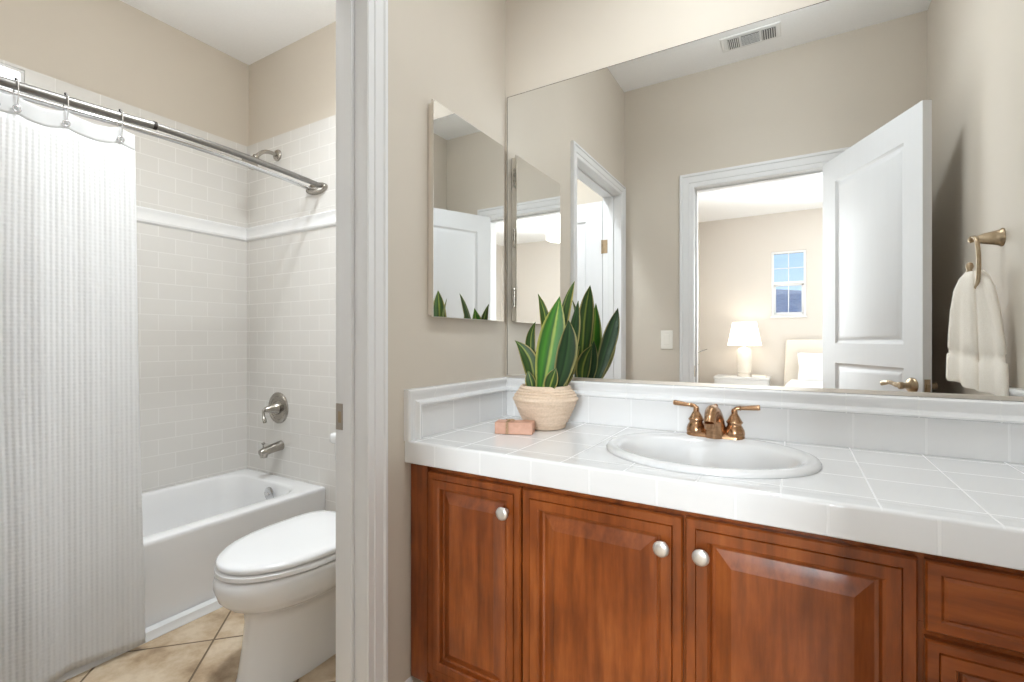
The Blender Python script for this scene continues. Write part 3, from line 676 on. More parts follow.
# ------------------------------------------------------------------ potted snake plant
PX, PY, PZ = .260, -.165, ZT + .001
pp = thing('potted_plant', (PX, PY, PZ), 'potted snake plant with striped upright leaves in the counter corner', 'plant')
prof = [(.062, 0), (.068, .003), (.070, .010)]
for k in range(9):
    t = k / 8; r_ = .070 + (.108 - .070) * t ** .85; z_ = .010 + .080 * t
    prof += [(r_ - .0020, z_), (r_ + .0010, z_ + .0028), (r_ + .0012, z_ + .0072)]
prof += [(.1115, .098), (.111, .101), (.107, .105)]
for k in range(4):
    t = (k + .5) / 4; prof += [(.108 - .024 * t, .105 + .032 * t), (.1092 - .024 * t, .108 + .032 * t)]
prof += [(.084, .143), (.081, .1445), (.077, .143), (.076, .128)]
obj('pot', MB().lathe((PX, PY, PZ), prof, 'z', 56, True, False), M['pot'], pp, smooth=60)
obj('soil', MB().lathe((PX, PY, PZ + .120), [(.0765, 0), (.0768, .008), (.05, .011), (.02, .012)], 'z', 40), M['soil'], pp)
def blade(base, ctrl, tip, width, facing, fold=.28, material='leaf_dark', n=18, wpos=.5):
    """lance-shaped leaf along a curve; facing = outward normal of the blade"""
    b, c, t_ = Vector(base), Vector(ctrl), Vector(tip); fv = Vector(facing).normalized()
    mb = MB(); loops = []; ac = []
    for i in range(n + 1):
        t = i / n; p = b * (1 - t) ** 2 + c * 2 * t * (1 - t) + t_ * t * t
        d = ((c - b) * (1 - t) + (t_ - c) * t).normalized(); sd = d.cross(fv).normalized(); nv = sd.cross(d).normalized()
        e1 = .42 + .58 * math.sin(PI / 2 * min(1, t / wpos)) if t < wpos else math.cos(PI / 2 * ((t - wpos) / (1 - wpos)) ** 1.15)
        w = max(.0006, width * .5 * e1); dep = w * fold; th = .0014 * (1 if t < .95 else .4)
        row = []
        for a, side in ((-1, 0), (-.55, 1), (0, 1), (.55, 1), (1, 0), (.55, -1), (0, -1), (-.55, -1)):
            q = p + sd * (w * a) + nv * (dep * (a * a - 1) * 1.0 + th * side)
            row.append(q); ac.append(a)
        loops.append(row)
    mb.loft(loops); mb.a = ac
    return obj('leaf', mb, M[material], pp, smooth=70)
zb_ = PZ + .128
toc = Vector((.70, -1.45, .1))   # roughly towards the room
def through(b, mid, t):
    return tuple(2 * m_ - .5 * (p + q) for p, m_, q in zip(b, mid, t))
def lf(b, mid, t, w, facing, material, **kw): blade(b, through(b, mid, t), t, w, facing, material=material, **kw)
lf((.272, -.215, zb_), (.299, -.205, 1.076), (.318, -.175, 1.237), .088, (.55, -1, .2), 'leaf_light', wpos=.50, fold=.2)
lf((.315, -.195, zb_), (.362, -.215, 1.050), (.366, -.212, 1.156), .068, (.75, -1, .1), 'leaf_dark', wpos=.45, fold=.25)
lf((.275, -.130, zb_), (.299, -.110, 1.150), (.331, -.080, 1.297), .062, (.55, 1, .1), 'leaf_mid', wpos=.52)
lf((.322, -.165, zb_), (.368, -.185, 1.085), (.397, -.205, 1.217), .060, (.5, 1, 0), 'leaf_dark', wpos=.5)
lf((.262, -.150, zb_), (.260, -.150, 1.115), (.226, -.155, 1.252), .040, (.8, -1, .1), 'leaf_mid')
lf((.228, -.160, zb_), (.201, -.165, 1.060), (.225, -.170, 1.154), .036, (.6, -1, .1), 'leaf_mid')
lf((.226, -.195, zb_), (.222, -.205, 1.020), (.169, -.215, 1.090), .056, (.5, -1, .3), 'leaf_mid', wpos=.45)
lf((.246, -.178, zb_), (.232, -.178, 1.010), (.247, -.175, 1.067), .030, (.3, -1, .1), 'leaf_dark')
lf((.300, -.226, zb_), (.318, -.238, .963), (.332, -.232, 1.003), .044, (.6, -1, .4), 'leaf_mid', wpos=.4)
lf((.240, -.218, zb_), (.234, -.226, .955), (.224, -.222, .990), .036, (.3, -1, .4), 'leaf_mid', wpos=.4)
lf((.290, -.108, zb_), (.303, -.085, 1.000), (.345, -.065, 1.072), .060, (.1, 1, .35), 'leaf_mid', wpos=.45)
lf((.245, -.110, zb_), (.240, -.090, 1.050), (.255, -.080, 1.150), .036, (-.3, 1, .1), 'leaf_dark')
lf((.305, -.125, zb_), (.325, -.105, 1.000), (.338, -.10, 1.09), .050, (.3, 1, .1), 'leaf_dark')

# ------------------------------------------------------------------ bar of soap
sp = thing('soap_bar', (.220, -.302, ZT), 'terracotta soap bar tied with twine beside the potted plant', 'soap')
T = Matrix.Rotation(R(20), 4, 'Z'); C0 = Vector((.220, -.302, ZT + .001))
TS = lambda x, y, z: C0 + T @ Vector((x, y, z))
obj('soap', MB().box((-.060, -.029, 0), (.060, .029, .037), TS), M['soap'], sp, smooth=40, bevel=.002, seg=2)
mb = MB(); tw = -.020
for dx in (-.0025, .0025):
    q = [TS(tw + dx, y, z) for y, z in ((-.0305, .001), (-.0305, .037), (-.028, .0385), (.028, .0385), (.0305, .037), (.0305, .001))]
    mb.tube(q, .0016, 8)
mb.tube(smoothpath([TS(tw, -.004, .040), TS(tw + .012, .002, .043), TS(tw + .02, -.006, .041), TS(tw + .006, -.007, .0425), TS(tw - .01, .006, .041)], 4), .0014, 8)
obj('twine', mb, M['twine'], sp)

# ------------------------------------------------------------------ light switch and ceiling vent
sw = thing('light_switch', (.282, YR, 1.03), 'ivory rocker light switch beside the mirrored bedroom doorway', 'light switch')
obj('switch_plate', MB().box((.244, YR, 1.033), (.320, YR + .006, 1.153)), M['plate'], sw, smooth=0, bevel=.003)
mb = MB().panel(.2655, .2985, 1.060, 1.127, [(0, .006), (0, .0078), (.002, .0085)], lambda s, z, h: (s, YR + h, z)); obj('rocker', mb, M['plate'], sw, smooth=0)
cv = thing('ceiling_vent', (.775, -1.345, CZ), 'white slotted air vent in the ceiling seen in the mirror', 'vent')
V0, V1, W0, W1 = .632, .930, -1.415, -1.272
mb = MB().panel(V0, V1, W0, W1, [(0, 0), (0, .002), (.003, .0045), (.018, .0045), (.020, .003)], lambda s, z, h: (s, z, CZ - h)); obj('frame', mb, M['vent'], cv, smooth=0)
for k, (a0, a1) in enumerate(((.668, .725), (.737, .826), (.838, .905))):
    mb = MB().box((a0, -1.395, CZ - .0065), (a1, -1.300, CZ - .0035)); mb.cur = 1
    if k == 1:
        for q in range(9): mb.box((a0, -1.393 + q * .0107, CZ - .0080), (a1, -1.3908 + q * .0107, CZ - .0062))
    else:
        nsl = 6
        for q in range(nsl): mb.box((a0 + .002 + q * (a1 - a0) / nsl, -1.395, CZ - .0080), (a0 + .0055 + q * (a1 - a0) / nsl, -1.300, CZ - .0062))
    obj('louver', mb, [mat('vent shadow', (.12, .12, .12), .8), M['vent']], cv, smooth=0)

# ------------------------------------------------------------------ towel ring and towel (right wall)
tr = thing('towel_ring', (XW, -.55, 1.42), 'bronze towel ring on the wall behind the open door', 'towel ring')
mb = MB().lathe((XW, -.55, 1.428), [(.030, 0), (.030, -.004), (.026, -.008), (.0225, -.022), (.017, -.048), (.0105, -.062), (.009, -.070), (.011, -.074), (.011, -.080), (.006, -.084)], 'x', 28)
obj('wall_post', mb, M['bronze2'], tr, smooth=50)
rx_ = 1.503
pth = smoothpath([(rx_ - .004, -.556, 1.428), (rx_, -.532, 1.432), (rx_, -.507, 1.412), (rx_, -.492, 1.370), (rx_, -.490, 1.325), (rx_, -.502, 1.278), (rx_, -.535, 1.252), (rx_, -.568, 1.262), (rx_, -.583, 1.292), (rx_, -.582, 1.322)], 6)
obj('ring', MB().tube(pth, .0060, 12), M['bronze2'], tr, smooth=60)
obj('finial', MB().lathe((rx_, -.582, 1.320), [(.0065, 0), (.0095, .004), (.0070, .010), (.0095, .016), (.0105, .022), (.0080, .032), (.003, .036)], 'z', 18), M['bronze2'], tr, smooth=60)
# towel: two hanging halves gathered on the ring
def lobe(mb, top, spec, tilt=0.0):
    """spec rows: z, centre(x,y), half-width vector (x,y), thickness, fold amplitude"""
    loops = []; n = 40
    for z, (cx, cy), (hx, hy), th, am in spec:
        hv = Vector((hx, hy, 0)); nv = Vector((-hy, hx, 0)).normalized(); lp = []
        for k in range(n):
            t = 2 * PI * k / n; u = math.cos(t); v = math.sin(t)
            a = abs(v) ** .8 * (1 if v > 0 else -1)
            wv = am * math.sin(u * 5.0 + z * 2) + am * .5 * math.sin(u * 9 + 1.3)
            lp.append(Vector((cx, cy, z + .003 * math.sin(u * 6 + 1) + tilt * u * min(1, max(0, (1.25 - z) / .3)))) + hv * u + nv * (th * a + wv))
        loops.append(lp)
    mb.loft(loops)
tl = thing('hand_towel', (1.51, -.53, .90), 'cream terry hand towel hanging from the bronze ring', 'towel')
mb = MB()
lobe(mb, 0, [(1.318, (1.497, -.553), (-.004, -.022), .010, .000), (1.300, (1.492, -.556), (-.010, -.034), .016, .001), (1.262, (1.488, -.560), (-.016, -.046), .020, .002), (1.19, (1.486, -.565), (-.021, -.057), .021, .004), (1.10, (1.485, -.567), (-.0232, -.0625), .0222, .005), (1.062, (1.485, -.568), (-.0235, -.063), .0225, .005), (1.058, (1.485, -.568), (-.022, -.060), .0195, .005), (1.034, (1.485, -.568), (-.022, -.061), .0195, .005), (1.030, (1.485, -.568), (-.0245, -.067), .0235, .005), (.99, (1.485, -.568), (-.025, -.069), .024, .006), (.952, (1.485, -.568), (-.0255, -.070), .0235, .006), (.944, (1.486, -.567), (-.025, -.069), .020, .006)], .017)
lobe(mb, 0, [(1.318, (1.510, -.520), (.004, .020), .010, .000), (1.300, (1.514, -.515), (.008, .030), .014, .001), (1.262, (1.520, -.508), (.013, .038), .016, .002), (1.19, (1.524, -.500), (.018, .048), .017, .004), (1.10, (1.527, -.494), (.021, .055), .017, .005), (1.052, (1.528, -.492), (.0218, .058), .0172, .005), (1.048, (1.528, -.491), (.0205, .055), .0145, .005), (1.024, (1.528, -.491), (.0207, .056), .0145, .005), (1.020, (1.528, -.490), (.0232, .062), .0182, .005), (.97, (1.528, -.489), (.024, .064), .018, .005), (.932, (1.528, -.489), (.024, .065), .0175, .005), (.924, (1.528, -.489), (.0235, .064), .015, .005)], -.006)
obj('terry_cloth', mb, M['towel'], tl, smooth=80)

# ------------------------------------------------------------------ bathtub and fittings
bt = thing('bathtub', (-1.41, -.78, 0), 'white alcove bathtub beyond the doorway', 'bathtub')
bx0, bx1, by0, by1, bz = XL + .001, -1.062, -1.545, YB - .001, .347
mb = MB()
def rr_(ix0, ix1, iy0, iy1, r, z): return rrect(bx0 + ix0, bx1 - ix1, by0 + iy0, by1 - iy1, r, z, 8)
mb.loft([rr_(0, 0.004, 0, 0, .004, 0), rr_(0, 0.004, 0, 0, .004, .25), rr_(0, 0, 0, 0, .004, bz - .020), rr_(0, 0, 0, 0, .006, bz - .008), rr_(.004, .003, .004, .004, .008, bz - .002), rr_(.010, .009, .010, .010, .012, bz),
         rr_(.045, .060, .07, .080, .11, bz), rr_(.052, .068, .078, .088, .115, bz - .003), rr_(.058, .074, .086, .094, .12, bz - .012), rr_(.075, .090, .13, .110, .13, bz - .10), rr_(.10, .11, .22, .135, .14, bz - .24), rr_(.15, .16, .30, .19, .15, bz - .285), rr_(.2, .22, .4, .3, .10, bz - .29)], True, True, True)
obj('tub_shell', mb, M['acrylic'], bt, smooth=60)
Mo = Matrix.Rotation(R(90), 3, 'X')
mb = MB().lathe((-1.355, YB - .115, .292), [(.036, 0), (.036, .006), (.031, .010), (.012, .011), (.010, .014), (.004, .015)], n=28, M3=Mo); obj('overflow_plate', mb, M['steel'], bt, smooth=50)

sv = thing('shower_valve', (-1.463, YB, .7), 'brushed nickel shower valve with lever above the tub spout', 'shower valve')
obj('escutcheon', MB().lathe((-1.455, YB, .718), [(.086, 0), (.086, -.004), (.080, -.010), (.066, -.012), (.062, -.008), (.030, -.012)], 'y', 40), M['nickel'], sv, smooth=40)
mb = MB().lathe((-1.455, YB, .718), [(.036, -.008), (.036, -.020), (.029, -.028), (.026, -.044), (.018, -.062), (.014, -.076), (.010, -.082)], 'y', 28)
h = obj('handle', mb, M['nickel'], sv, smooth=50)
pth = smoothpath([(-1.455, YB - .076, .722), (-1.458, YB - .086, .712), (-1.454, YB - .088, .692), (-1.444, YB - .090, .668), (-1.438, YB - .090, .648)], 5)
obj('lever', MB().tube(pth, [(.006, .008)] * 6 + [(.004, .007)] * 8 + [(.006, .010)] * (len(pth) - 15) + [(.004, .006)], 12), M['nickel'], h, smooth=60)
ts = thing('tub_spout', (-1.43, YB, .5), 'brushed nickel tub spout with diverter knob over the bathtub', 'tub spout')
pth = [(-1.43, YB - .121 * k / 8, .515 - .021 * (k / 8) ** 1.3) for k in range(9)]
mb = MB().tube(pth, [.0265 - .0055 * k / 8 for k in range(8)] + [.0175], 24)
mb.lathe((-1.43, YB - .101, .468), [(.0165, 0), (.0180, .003), (.0195, .022)], 'z', 22)
obj('spout_body', mb, M['nickel'], ts, smooth=50)
obj('diverter_knob', MB().lathe((-1.43, YB - .105, .520), [(.0035, 0), (.0035, .016), (.009, .020), (.0095, .026), (.006, .030)]), M['nickel'], ts)
sh = thing('overhead_shower', (-1.46, YB, 2.1), 'brushed nickel overhead shower on the tiled wall behind the curtain rods', 'shower')
obj('flange', MB().lathe((-1.462, YB, 2.11), [(.032, 0), (.032, -.004), (.026, -.012), (.014, -.015)], 'y', 28), M['nickel'], sh, smooth=50)
pth = smoothpath([(-1.462, YB, 2.11), (-1.462, YB - .05, 2.112), (-1.462, YB - .09, 2.098), (-1.462, YB - .125, 2.062)], 6); obj('arm', MB().tube(pth, .0105, 14), M['nickel'], sh, smooth=60)
Mh = Matrix.Rotation(R(180 - 38), 3, 'X')
obj('spray_head', MB().lathe((-1.462, YB - .12, 2.068), [(.012, 0), (.017, .008), (.014, .018), (.022, .030), (.040, .055), (.043, .062), (.040, .068)], n=28, M3=Mh), M['nickel'], sh, smooth=50)

# ------------------------------------------------------------------ curtain rod, curtain, hooks
RZ = 1.875
M['rod'] = noisy('dark brushed rod steel', (0.20, 0.19, 0.18), (0.26, 0.25, 0.235), 0.40, 60, (6, 1, 6), metal=1.0)
rod = thing('curtain_rod', (-1.09, -.7, RZ), 'double brushed steel shower curtain rod across the bath', 'curtain rod')
outer_p = smoothpath([(-1.050, -1.555, RZ - .022), (-1.040, -1.2, RZ - .015), (-1.030, -.9, RZ - .005), (-1.0215, -.78, RZ)], 8)
outer_q = smoothpath([(-1.0217, -.80, RZ), (-1.0215, -.70, RZ), (-1.024, -.5, RZ), (-1.048, -.25, RZ), (-1.082, YB, RZ)], 8)
obj('outer_bar', MB().tube(outer_p, .0140, 18), M['rod'], rod, smooth=60)
obj('outer_bar', MB().tube(outer_q, .0124, 18), M['rod'], rod, smooth=60)
inner_p = smoothpath([(-1.125, -1.555, RZ - .022), (-1.113, -1.1, RZ - .012), (-1.104, -.85, RZ - .003), (-1.100, -.65, RZ), (-1.108, -.45, RZ), (-1.138, -.2, RZ), (-1.168, YB, RZ)], 8)
obj('inner_bar', MB().tube(inner_p, .0108, 18), M['steel'], rod, smooth=60)
obj('joint_collar', MB().tube([(-1.0216, -.792, RZ), (-1.0215, -.781, RZ)], .0150, 18), M['dark'], rod)
def ov(y, k): return [Vector((-1.125 + (.078 - k) * math.cos(2 * PI * q / 40), y, RZ - .004 + (.030 - k) * math.sin(2 * PI * q / 40))) for q in range(40)]
obj('end_plate', MB().loft([ov(YB, 0), ov(YB - .008, 0), ov(YB - .017, .003), ov(YB - .022, .009)]), M['nickel'], rod, smooth=50)

def barx(y):
    P = outer_p; 
    for a, b in zip(P, P[1:]):
        if a.y <= y <= b.y: return a.x + (b.x - a.x) * (y - a.y) / (b.y - a.y)
    return -1.03
sc = thing('shower_curtain', (-1.0, -1.2, .03), 'white waffle-weave shower curtain hanging outside the tub', 'shower curtain')
HOOKY = [-1.187, -1.143, -1.030, -.888]
ya, yb = -1.555, -.846
def ctop(y):
    # the header sags between hooks
    hs = [-1.555, -1.36, -1.187, -1.143, -1.030, -.888, -.80]
    for a, b in zip(hs, hs[1:]):
        if a <= y <= b:
            s_ = 4 * (y - a) * (b - y) / (b - a) ** 2; return 1.830 - .016 * s_ * min(1, (b - a) / .12)
    return 1.822
NY = 150; NZ = 70
def cpt(y, t):
    """t 0 top .. 1 bottom"""
    zt_ = ctop(y); zb2 = .028 + .006 * math.sin(y * 23) ; z = zt_ + (zb2 - zt_) * t
    flare = .004 + .030 * t
    am = .0045 + .006 * t
    s_ = (yb - y)
    wv = am * math.sin(s_ * 2 * PI / .27 + .6 + .5 * t) + am * .5 * math.sin(s_ * 2 * PI / .145 + 1.9) + .0015 * math.sin(s_ * 2 * PI / .06 + t * 3)
    q_ = min(1, max(0, (-1.050 - y) / .13)); k_ = min(1, max(0, (t - .45) / .3)); wv -= .055 * q_ * q_ * (3 - 2 * q_) * (.35 + .65 * min(1, t * 3)) * (1 - .72 * k_ * k_ * (3 - 2 * k_))
    yy = y + (.010 - .006 * math.sin(t * 5)) * t
    return Vector((-1.030 + flare + wv * min(1, .35 + t * 4), yy, z))
def sheet(t0, t1, nz):
    mb = MB(); rows = []
    for j in range(nz + 1):
        t = t0 + (t1 - t0) * j / nz; rows.append([cpt(ya + (yb - ya) * i / NY, t) for i in range(NY + 1)])
    mb.loft(rows, False, False, False)
    for k, p in enumerate(mb.v): mb.uv[k] = (p.y, p.z)
    return mb
ht = .031
obj('waffle_cloth', sheet(ht, 1, NZ), M['waffle'], sc, smooth=80, solid=.0025)
obj('header_band', sheet(0, ht, 6), M['header'], sc, smooth=80, solid=.0016)
# hooks: wire loop over the outer bar, down to a grommet ring
def hook(y):
    x = barx(y); RZ = 1.875 - .015 * min(1, max(0, (-.78 - y) / .42)); zt_ = ctop(y); g = cpt(y, .022)
    o = thing('curtain_hook', (x, y, RZ), '', 'curtain hook', 'shower curtain hooks on the outer bar')
    mb = MB(); rr_ = .0195; pts = []
    for k in range(11):
        a = R(-40 + 230 * k / 10); pts.append((x - rr_ * math.cos(a) , y + .002 * (k / 10), RZ + rr_ * math.sin(a)))
    pts = [(x - .016, y, RZ - .045), (x - .018, y, RZ - .03)] + pts + [(x + .019, y + .002, RZ - .03), (g.x + .006, y + .002, g.z + .012), (g.x + .006, y + .002, g.z + .004)]
    mb.tube(smoothpath(pts, 3), .0018, 8); obj('wire', mb, M['steel'], o, smooth=60)
    mb = MB(); mb.tube([Vector((g.x + .006, y + .0085 * math.cos(2 * PI * k / 20), g.z - .003 + .0085 * math.sin(2 * PI * k / 20))) for k in range(21)], .0023, 8, False); obj('grommet', mb, M['steel'], o, smooth=60)
    for q in range(1): obj('roller', MB().lathe((x, y + .001, RZ + .0195), [(.0028, -.003), (.0042, -.002), (.0042, .002), (.0028, .003)], 'y', 12), M['dark'], o)
    return o
HL = ['curtain hook at the left edge of the photo, left of its close neighbour', 'second curtain hook from the left, close beside its neighbour', 'curtain hook midway along the visible top of the shower curtain', 'curtain hook nearest the free right edge of the shower curtain']
for y, lb in zip(HOOKY, HL): hook(y)['label'] = lb

# ------------------------------------------------------------------ toilet
tx = -.487
to = thing('toilet', (tx, -.42, 0), 'white toilet with closed lid beside the bathtub', 'toilet')
def egg(yf, yb2, hw, z, n=96, back=2.2, yc=None):
    yc = yc if yc is not None else yf + .27; out = []
    for k in range(n):
        t = 2 * PI * k / n; c_, s_ = math.cos(t), math.sin(t)
        if s_ < 0: e = 2.0; L_ = yc - yf
        else: e = back; L_ = yb2 - yc
        x = math.copysign(abs(c_) ** (2 / e), c_); y = math.copysign(abs(s_) ** (2 / e), s_)
        out.append(Vector((tx + hw * x, yc + L_ * y, z)))
    return out
mb = MB()
mb.loft([egg(-.788, -.06, .104, 0, yc=-.60), egg(-.788, -.06, .104, .012, yc=-.60), egg(-.780, -.06, .098, .03, yc=-.60), egg(-.766, -.06, .092, .12, yc=-.58), egg(-.757, -.06, .092, .20, yc=-.57), egg(-.760, -.06, .100, .232, yc=-.56),
         egg(-.775, -.05, .128, .250, yc=-.56), egg(-.808, -.04, .158, .268, yc=-.56), egg(-.832, -.03, .175, .295, yc=-.56), egg(-.843, -.03, .183, .330, yc=-.56), egg(-.842, -.03, .184, .352, yc=-.56), egg(-.836, -.03, .181, .364, yc=-.56), egg(-.826, -.03, .174, .368, yc=-.56)])
obj('bowl', mb, M['porcelain'], to, smooth=60)
mb = MB()
mb.loft([egg(-.833, -.355, .179, .371, back=4), egg(-.838, -.355, .183, .374, back=4), egg(-.838, -.355, .183, .386, back=4), egg(-.832, -.360, .178, .391, back=4)])
obj('seat', mb, M['acrylic'], to, smooth=50)
mb = MB()
mb.loft([egg(-.826, -.350, .174, .3935, back=4.5, yc=-.565), egg(-.834, -.345, .181, .396, back=4.5, yc=-.565), egg(-.835, -.345, .182, .406, back=4.5, yc=-.565), egg(-.829, -.350, .177, .4125, back=4.5, yc=-.565), egg(-.80, -.375, .155, .417, back=4, yc=-.565), egg(-.72, -.42, .10, .420, back=3, yc=-.57), egg(-.66, -.48, .04, .421, back=2, yc=-.575)])
obj('lid', mb, M['acrylic'], to, smooth=50)
for sg in (-1, 1): obj('hinge_cap', MB().box((tx + sg * .075 - .022, -.343, .366), (tx + sg * .075 + .022, -.312, .398)), M['acrylic'], to, bevel=.006, seg=3)
mb = MB(); th = .284
def tk(k, yf, z): return rrect(tx - th + k, tx + th - k, yf, YB - .012, .03, z, 8)
mb.loft([tk(.035, -.19, .366), tk(.022, -.205, .40), tk(.010, -.212, .52), tk(.004, -.216, .630), tk(.004, -.216, .637)]); tank = obj('tank', mb, M['porcelain'], to, smooth=60)
mb = MB(); mb.loft([tk(-.004, -.224, .639), tk(-.010, -.230, .645), tk(-.010, -.230, .672), tk(-.006, -.226, .680), tk(.006, -.214, .684)]); obj('tank_lid', mb, M['porcelain'], to, smooth=50)
mb = MB().lathe((tx - .175, -.216, .605), [(.013, 0), (.013, -.006), (.008, -.012), (.006, -.018)], 'y', 18); mb.tube(smoothpath([(tx - .175, -.232, .605), (tx - .150, -.236, .603), (tx - .115, -.236, .599)], 4), [.006] * 5 + [.007] * 4, 10)
obj('flush_lever', mb, M['steel'], tank, smooth=60)

# ------------------------------------------------------------------ bedroom furniture
ns = thing('nightstand', (.40, -5.33, 0), 'white nightstand under the bedroom lamp', 'nightstand')
NX0, NX1, NY0, NY1, NZ1 = .085, .735, -5.56, -5.12, .615
mb = MB().box((NX0 + .01, NY0, .10), (NX1 - .01, NY1 - .01, NZ1 - .03)); obj('body', mb, M['white'], ns, smooth=0, bevel=.003)
obj('top', MB().box((NX0, NY0 - .005, NZ1 - .03), (NX1, NY1, NZ1)), M['white'], ns, smooth=0, bevel=.004)
for z0_, z1_ in ((.13, .35), (.36, .575)):
    mb = MB().panel(NX0 + .025, NX1 - .025, z0_, z1_, [(0, 0), (0, .012), (.003, .015), (.004, .015)], lambda s, z, h: (s, NY1 - .01 + h, z)); d = obj('drawer', mb, M['white'], ns, smooth=0)
    obj('knob', MB().lathe(((NX0 + NX1) / 2, NY1 + .005, (z0_ + z1_) / 2), [(.005, 0), (.005, .012), (.013, .016), (.013, .024), (.006, .027)], 'y', 18), M['satin'], d)
for sx in (NX0 + .02, NX1 - .06):
    for sy in (NY0 + .01, NY1 - .06): obj('leg', MB().box((sx, sy, 0), (sx + .04, sy + .04, .10)), M['white'], ns, smooth=0, bevel=.003)
lm = thing('table_lamp', (.405, -5.35, NZ1), 'lit table lamp with white shade on the nightstand', 'lamp')
LX, LY = .435, -5.33
obj('lamp_base', MB().lathe((LX, LY, NZ1), [(.085, 0), (.085, .022), (.072, .025), (.070, .040), (.086, .055), (.090, .20), (.088, .34), (.070, .365), (.030, .375), (.012, .385), (.012, .46)], 'z', 36), M['ceramic'], lm, smooth=40)
mb = MB(); mb.lathe((LX, LY, 1.02), [(.205, 0), (.145, .305)], 'z', 48, False, False); mb.lathe((LX, LY, 1.02), [(.202, 0), (.142, .305)], 'z', 48, False, False); mb.lathe((LX, LY, 1.02), [(.205, 0), (.2035, -.001), (.202, 0)], 'z', 48, False, False); mb.lathe((LX, LY, 1.02), [(.145, .305), (.1435, .306), (.142, .305)], 'z', 48, False, False)
obj('lamp_shade', mb, M['shade'], lm, smooth=60)
obj('bulb', MB().lathe((LX, LY, 1.08), [(.012, 0), (.014, .02), (.030, .06), (.030, .08), (.016, .105), (.004, .11)], 'z', 20), M['lampglow'], lm, smooth=60)
bl = bpy.data.lights.new('table_lamp_bulb', 'POINT'); bl.energy = 1.6; bl.color = (1, .93, .82); bl.shadow_soft_size = .04
blo = bpy.data.objects.new('table_lamp_bulb', bl); COL.objects.link(blo); blo.location = (LX, LY, 1.24)
bk = thing('book', (.61, -5.28, NZ1), 'small book lying on the nightstand beside the lamp', 'book')
obj('pages', MB().box((.535, -5.36, NZ1 + .003), (.685, -5.21, NZ1 + .022)), M['linen'], bk, smooth=0)
obj('cover', MB().box((.53, -5.365, NZ1 + .0005), (.69, -5.205, NZ1 + .003)).box((.53, -5.365, NZ1 + .022), (.69, -5.205, NZ1 + .0255)), M['headboard'], bk, smooth=0)
bd = thing('bed', (1.75, -4.5, 0), 'bed with cream headboard and white duvet under the bedroom window', 'bed')
mb = MB(); mb.loft([[(x, -5.585 + y, z) for x, z in ((.862, .05), (.905, 1.085), (.925, 1.098), (2.565, 1.105), (2.585, 1.095), (2.605, .05))] for y in (0, .075)]); obj('headboard', mb, M['headboard'], bd, smooth=30, bevel=.02, seg=3)
obj('bed_base', MB().box((.93, -5.50, .08), (2.58, -3.50, .30)), M['headboard'], bd, smooth=0, bevel=.01)
obj('mattress', MB().box((.92, -5.50, .30), (2.59, -3.48, .50)), M['linen'], bd, smooth=40, bevel=.05, seg=4)
mb = MB(); rows = []
for j in range(25):
    y = -5.05 + 1.62 * j / 24; row = []
    for i in range(41):
        u = i / 40; x = .845 + 1.82 * u; e = min(u, 1 - u); z = .575 - .30 * max(0, 1 - e / .07) ** 1.6 + .012 * math.sin(u * 25 + j * .4) + .01 * math.sin(j * .9 + u * 7)
        row.append((x, y, z - .15 * max(0, (j - 21) / 3) ** 2))
    rows.append(row)
mb.loft(rows, False, False, False); obj('duvet', mb, M['linen'], bd, smooth=80, solid=.05)
for sx in (.95, 2.5):
    for sy in (-5.48, -3.6): obj('leg', MB().box((sx, sy, 0), (sx + .06, sy + .06, .08)), M['wood'], bd, smooth=0)
def pillow(cx, label):
    mb = MB(); n = 20; t_ = []; bq = []
    for j in range(n + 1):
        a, b = [], []
        for i in range(n + 1):
            u, v = -1 + 2 * i / n, -1 + 2 * j / n
            h = .085 * (max(0, 1 - u ** 4) * max(0, 1 - v ** 4)) ** .6
            sx = .33 * u * (1 - .06 * (1 - abs(v)) * abs(u)); sz = .20 * v * (1 - .08 * (1 - abs(u)) * abs(v))
            cz = .745 + sz * .96; cy = -5.35 - sz * .30
            a.append((cx + sx, cy + h, cz + h * .3)); b.append((cx + sx, cy - h, cz - h * .3))
        t_.append(a); bq.append(b)
    mb.loft(t_, False, False, False); mb.loft(bq, False, False, False)
    return tag(obj('pillow', mb, M['linen'], smooth=80, origin=(cx, -5.35, .55)), label, 'pillow')
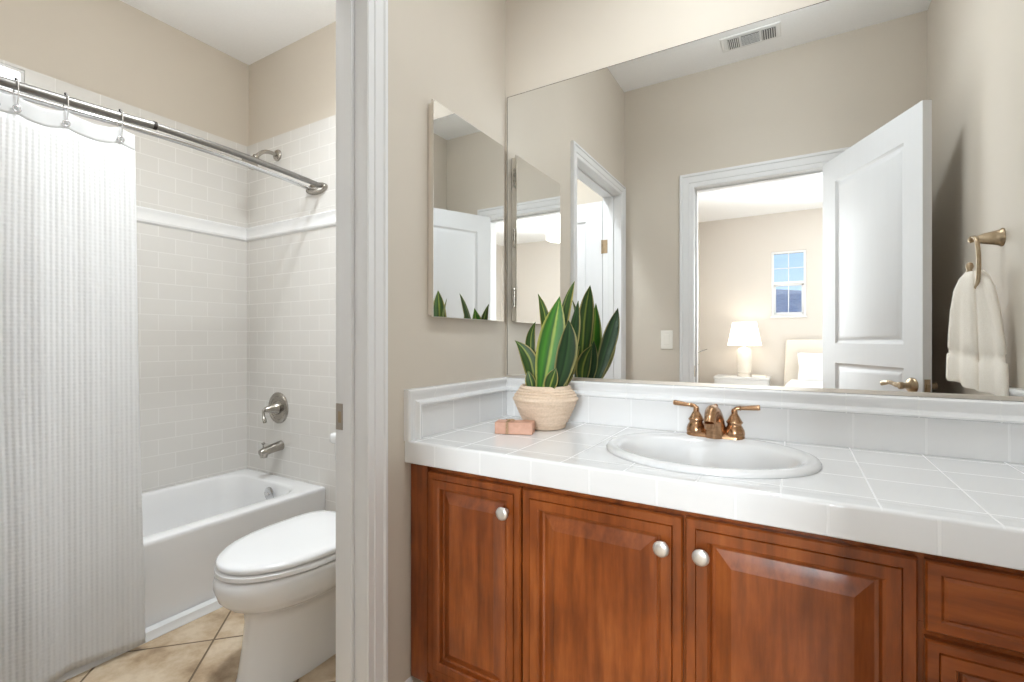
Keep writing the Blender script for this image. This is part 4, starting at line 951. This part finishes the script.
pillow(1.36, 'plump white pillow standing against the cream headboard')
# ribbed drum lamp hanging from the bedroom ceiling (seen twice reflected, in the cabinet mirror)
cl = thing('pendant_lamp', (1.52, -3.7, 2.30), 'glowing ribbed drum ceiling lamp in the bedroom, seen in the cabinet reflection', 'lamp')
obj('canopy', MB().lathe((1.52, -3.7, CZ), [(.065, 0), (.065, -.012), (.04, -.026), (.010, -.03), (.010, -.17)], 'z', 28), M['satin'], cl)
pf = []
for k in range(5): pf += [(.150, .060 * k), (.172, .060 * k + .012), (.172, .060 * k + .046), (.150, .060 * k + .058)]
obj('drum_shade', MB().lathe((1.52, -3.7, 2.31), [(.02, .001)] + pf + [(.02, .299)], 'z', 40), M['shade'], cl, smooth=50)
# tall houseplant just inside the bedroom: only a leaf tip shows
fp = thing('floor_plant', (.20, -2.45, 0), 'tall potted plant whose dark leaf tip pokes past the bedroom door casing', 'plant')
obj('pot', MB().lathe((.20, -2.45, 0), [(.11, 0), (.14, .02), (.17, .26), (.175, .30), (.165, .30), (.16, .27)], 'z', 32, True, True), M['ceramic'], fp)
M['strapleaf'] = noisy('dusky green blade', (.022, .028, .012), (.045, .045, .022), .6, 20)
def strap(pts, w):
    mb = MB(); P = smoothpath(pts, 5); n = len(P)
    mb.tube(P, [(max(.0012, w * math.sin(PI * (.12 + .88 * i / (n - 1))) ** .8), .0016) for i in range(n)], 8); mb.a = [math.cos(2 * PI * (k % 8) / 8) for k in range(len(mb.v))]
    return obj('leaf', mb, M['strapleaf'], fp, smooth=70)
strap([(.20, -2.45, .27), (.22, -2.44, .70), (.27, -2.42, .93), (.34, -2.40, .993), (.405, -2.40, 1.020)], .026)
strap([(.20, -2.45, .27), (.16, -2.44, .72), (.08, -2.42, .98), (0, -2.38, 1.06)], .018)
strap([(.20, -2.46, .27), (.19, -2.55, .75), (.16, -2.65, 1.0), (.11, -2.74, 1.05)], .018)
strap([(.21, -2.45, .27), (.23, -2.55, .70), (.25, -2.66, .86), (.28, -2.78, .88)], .018)
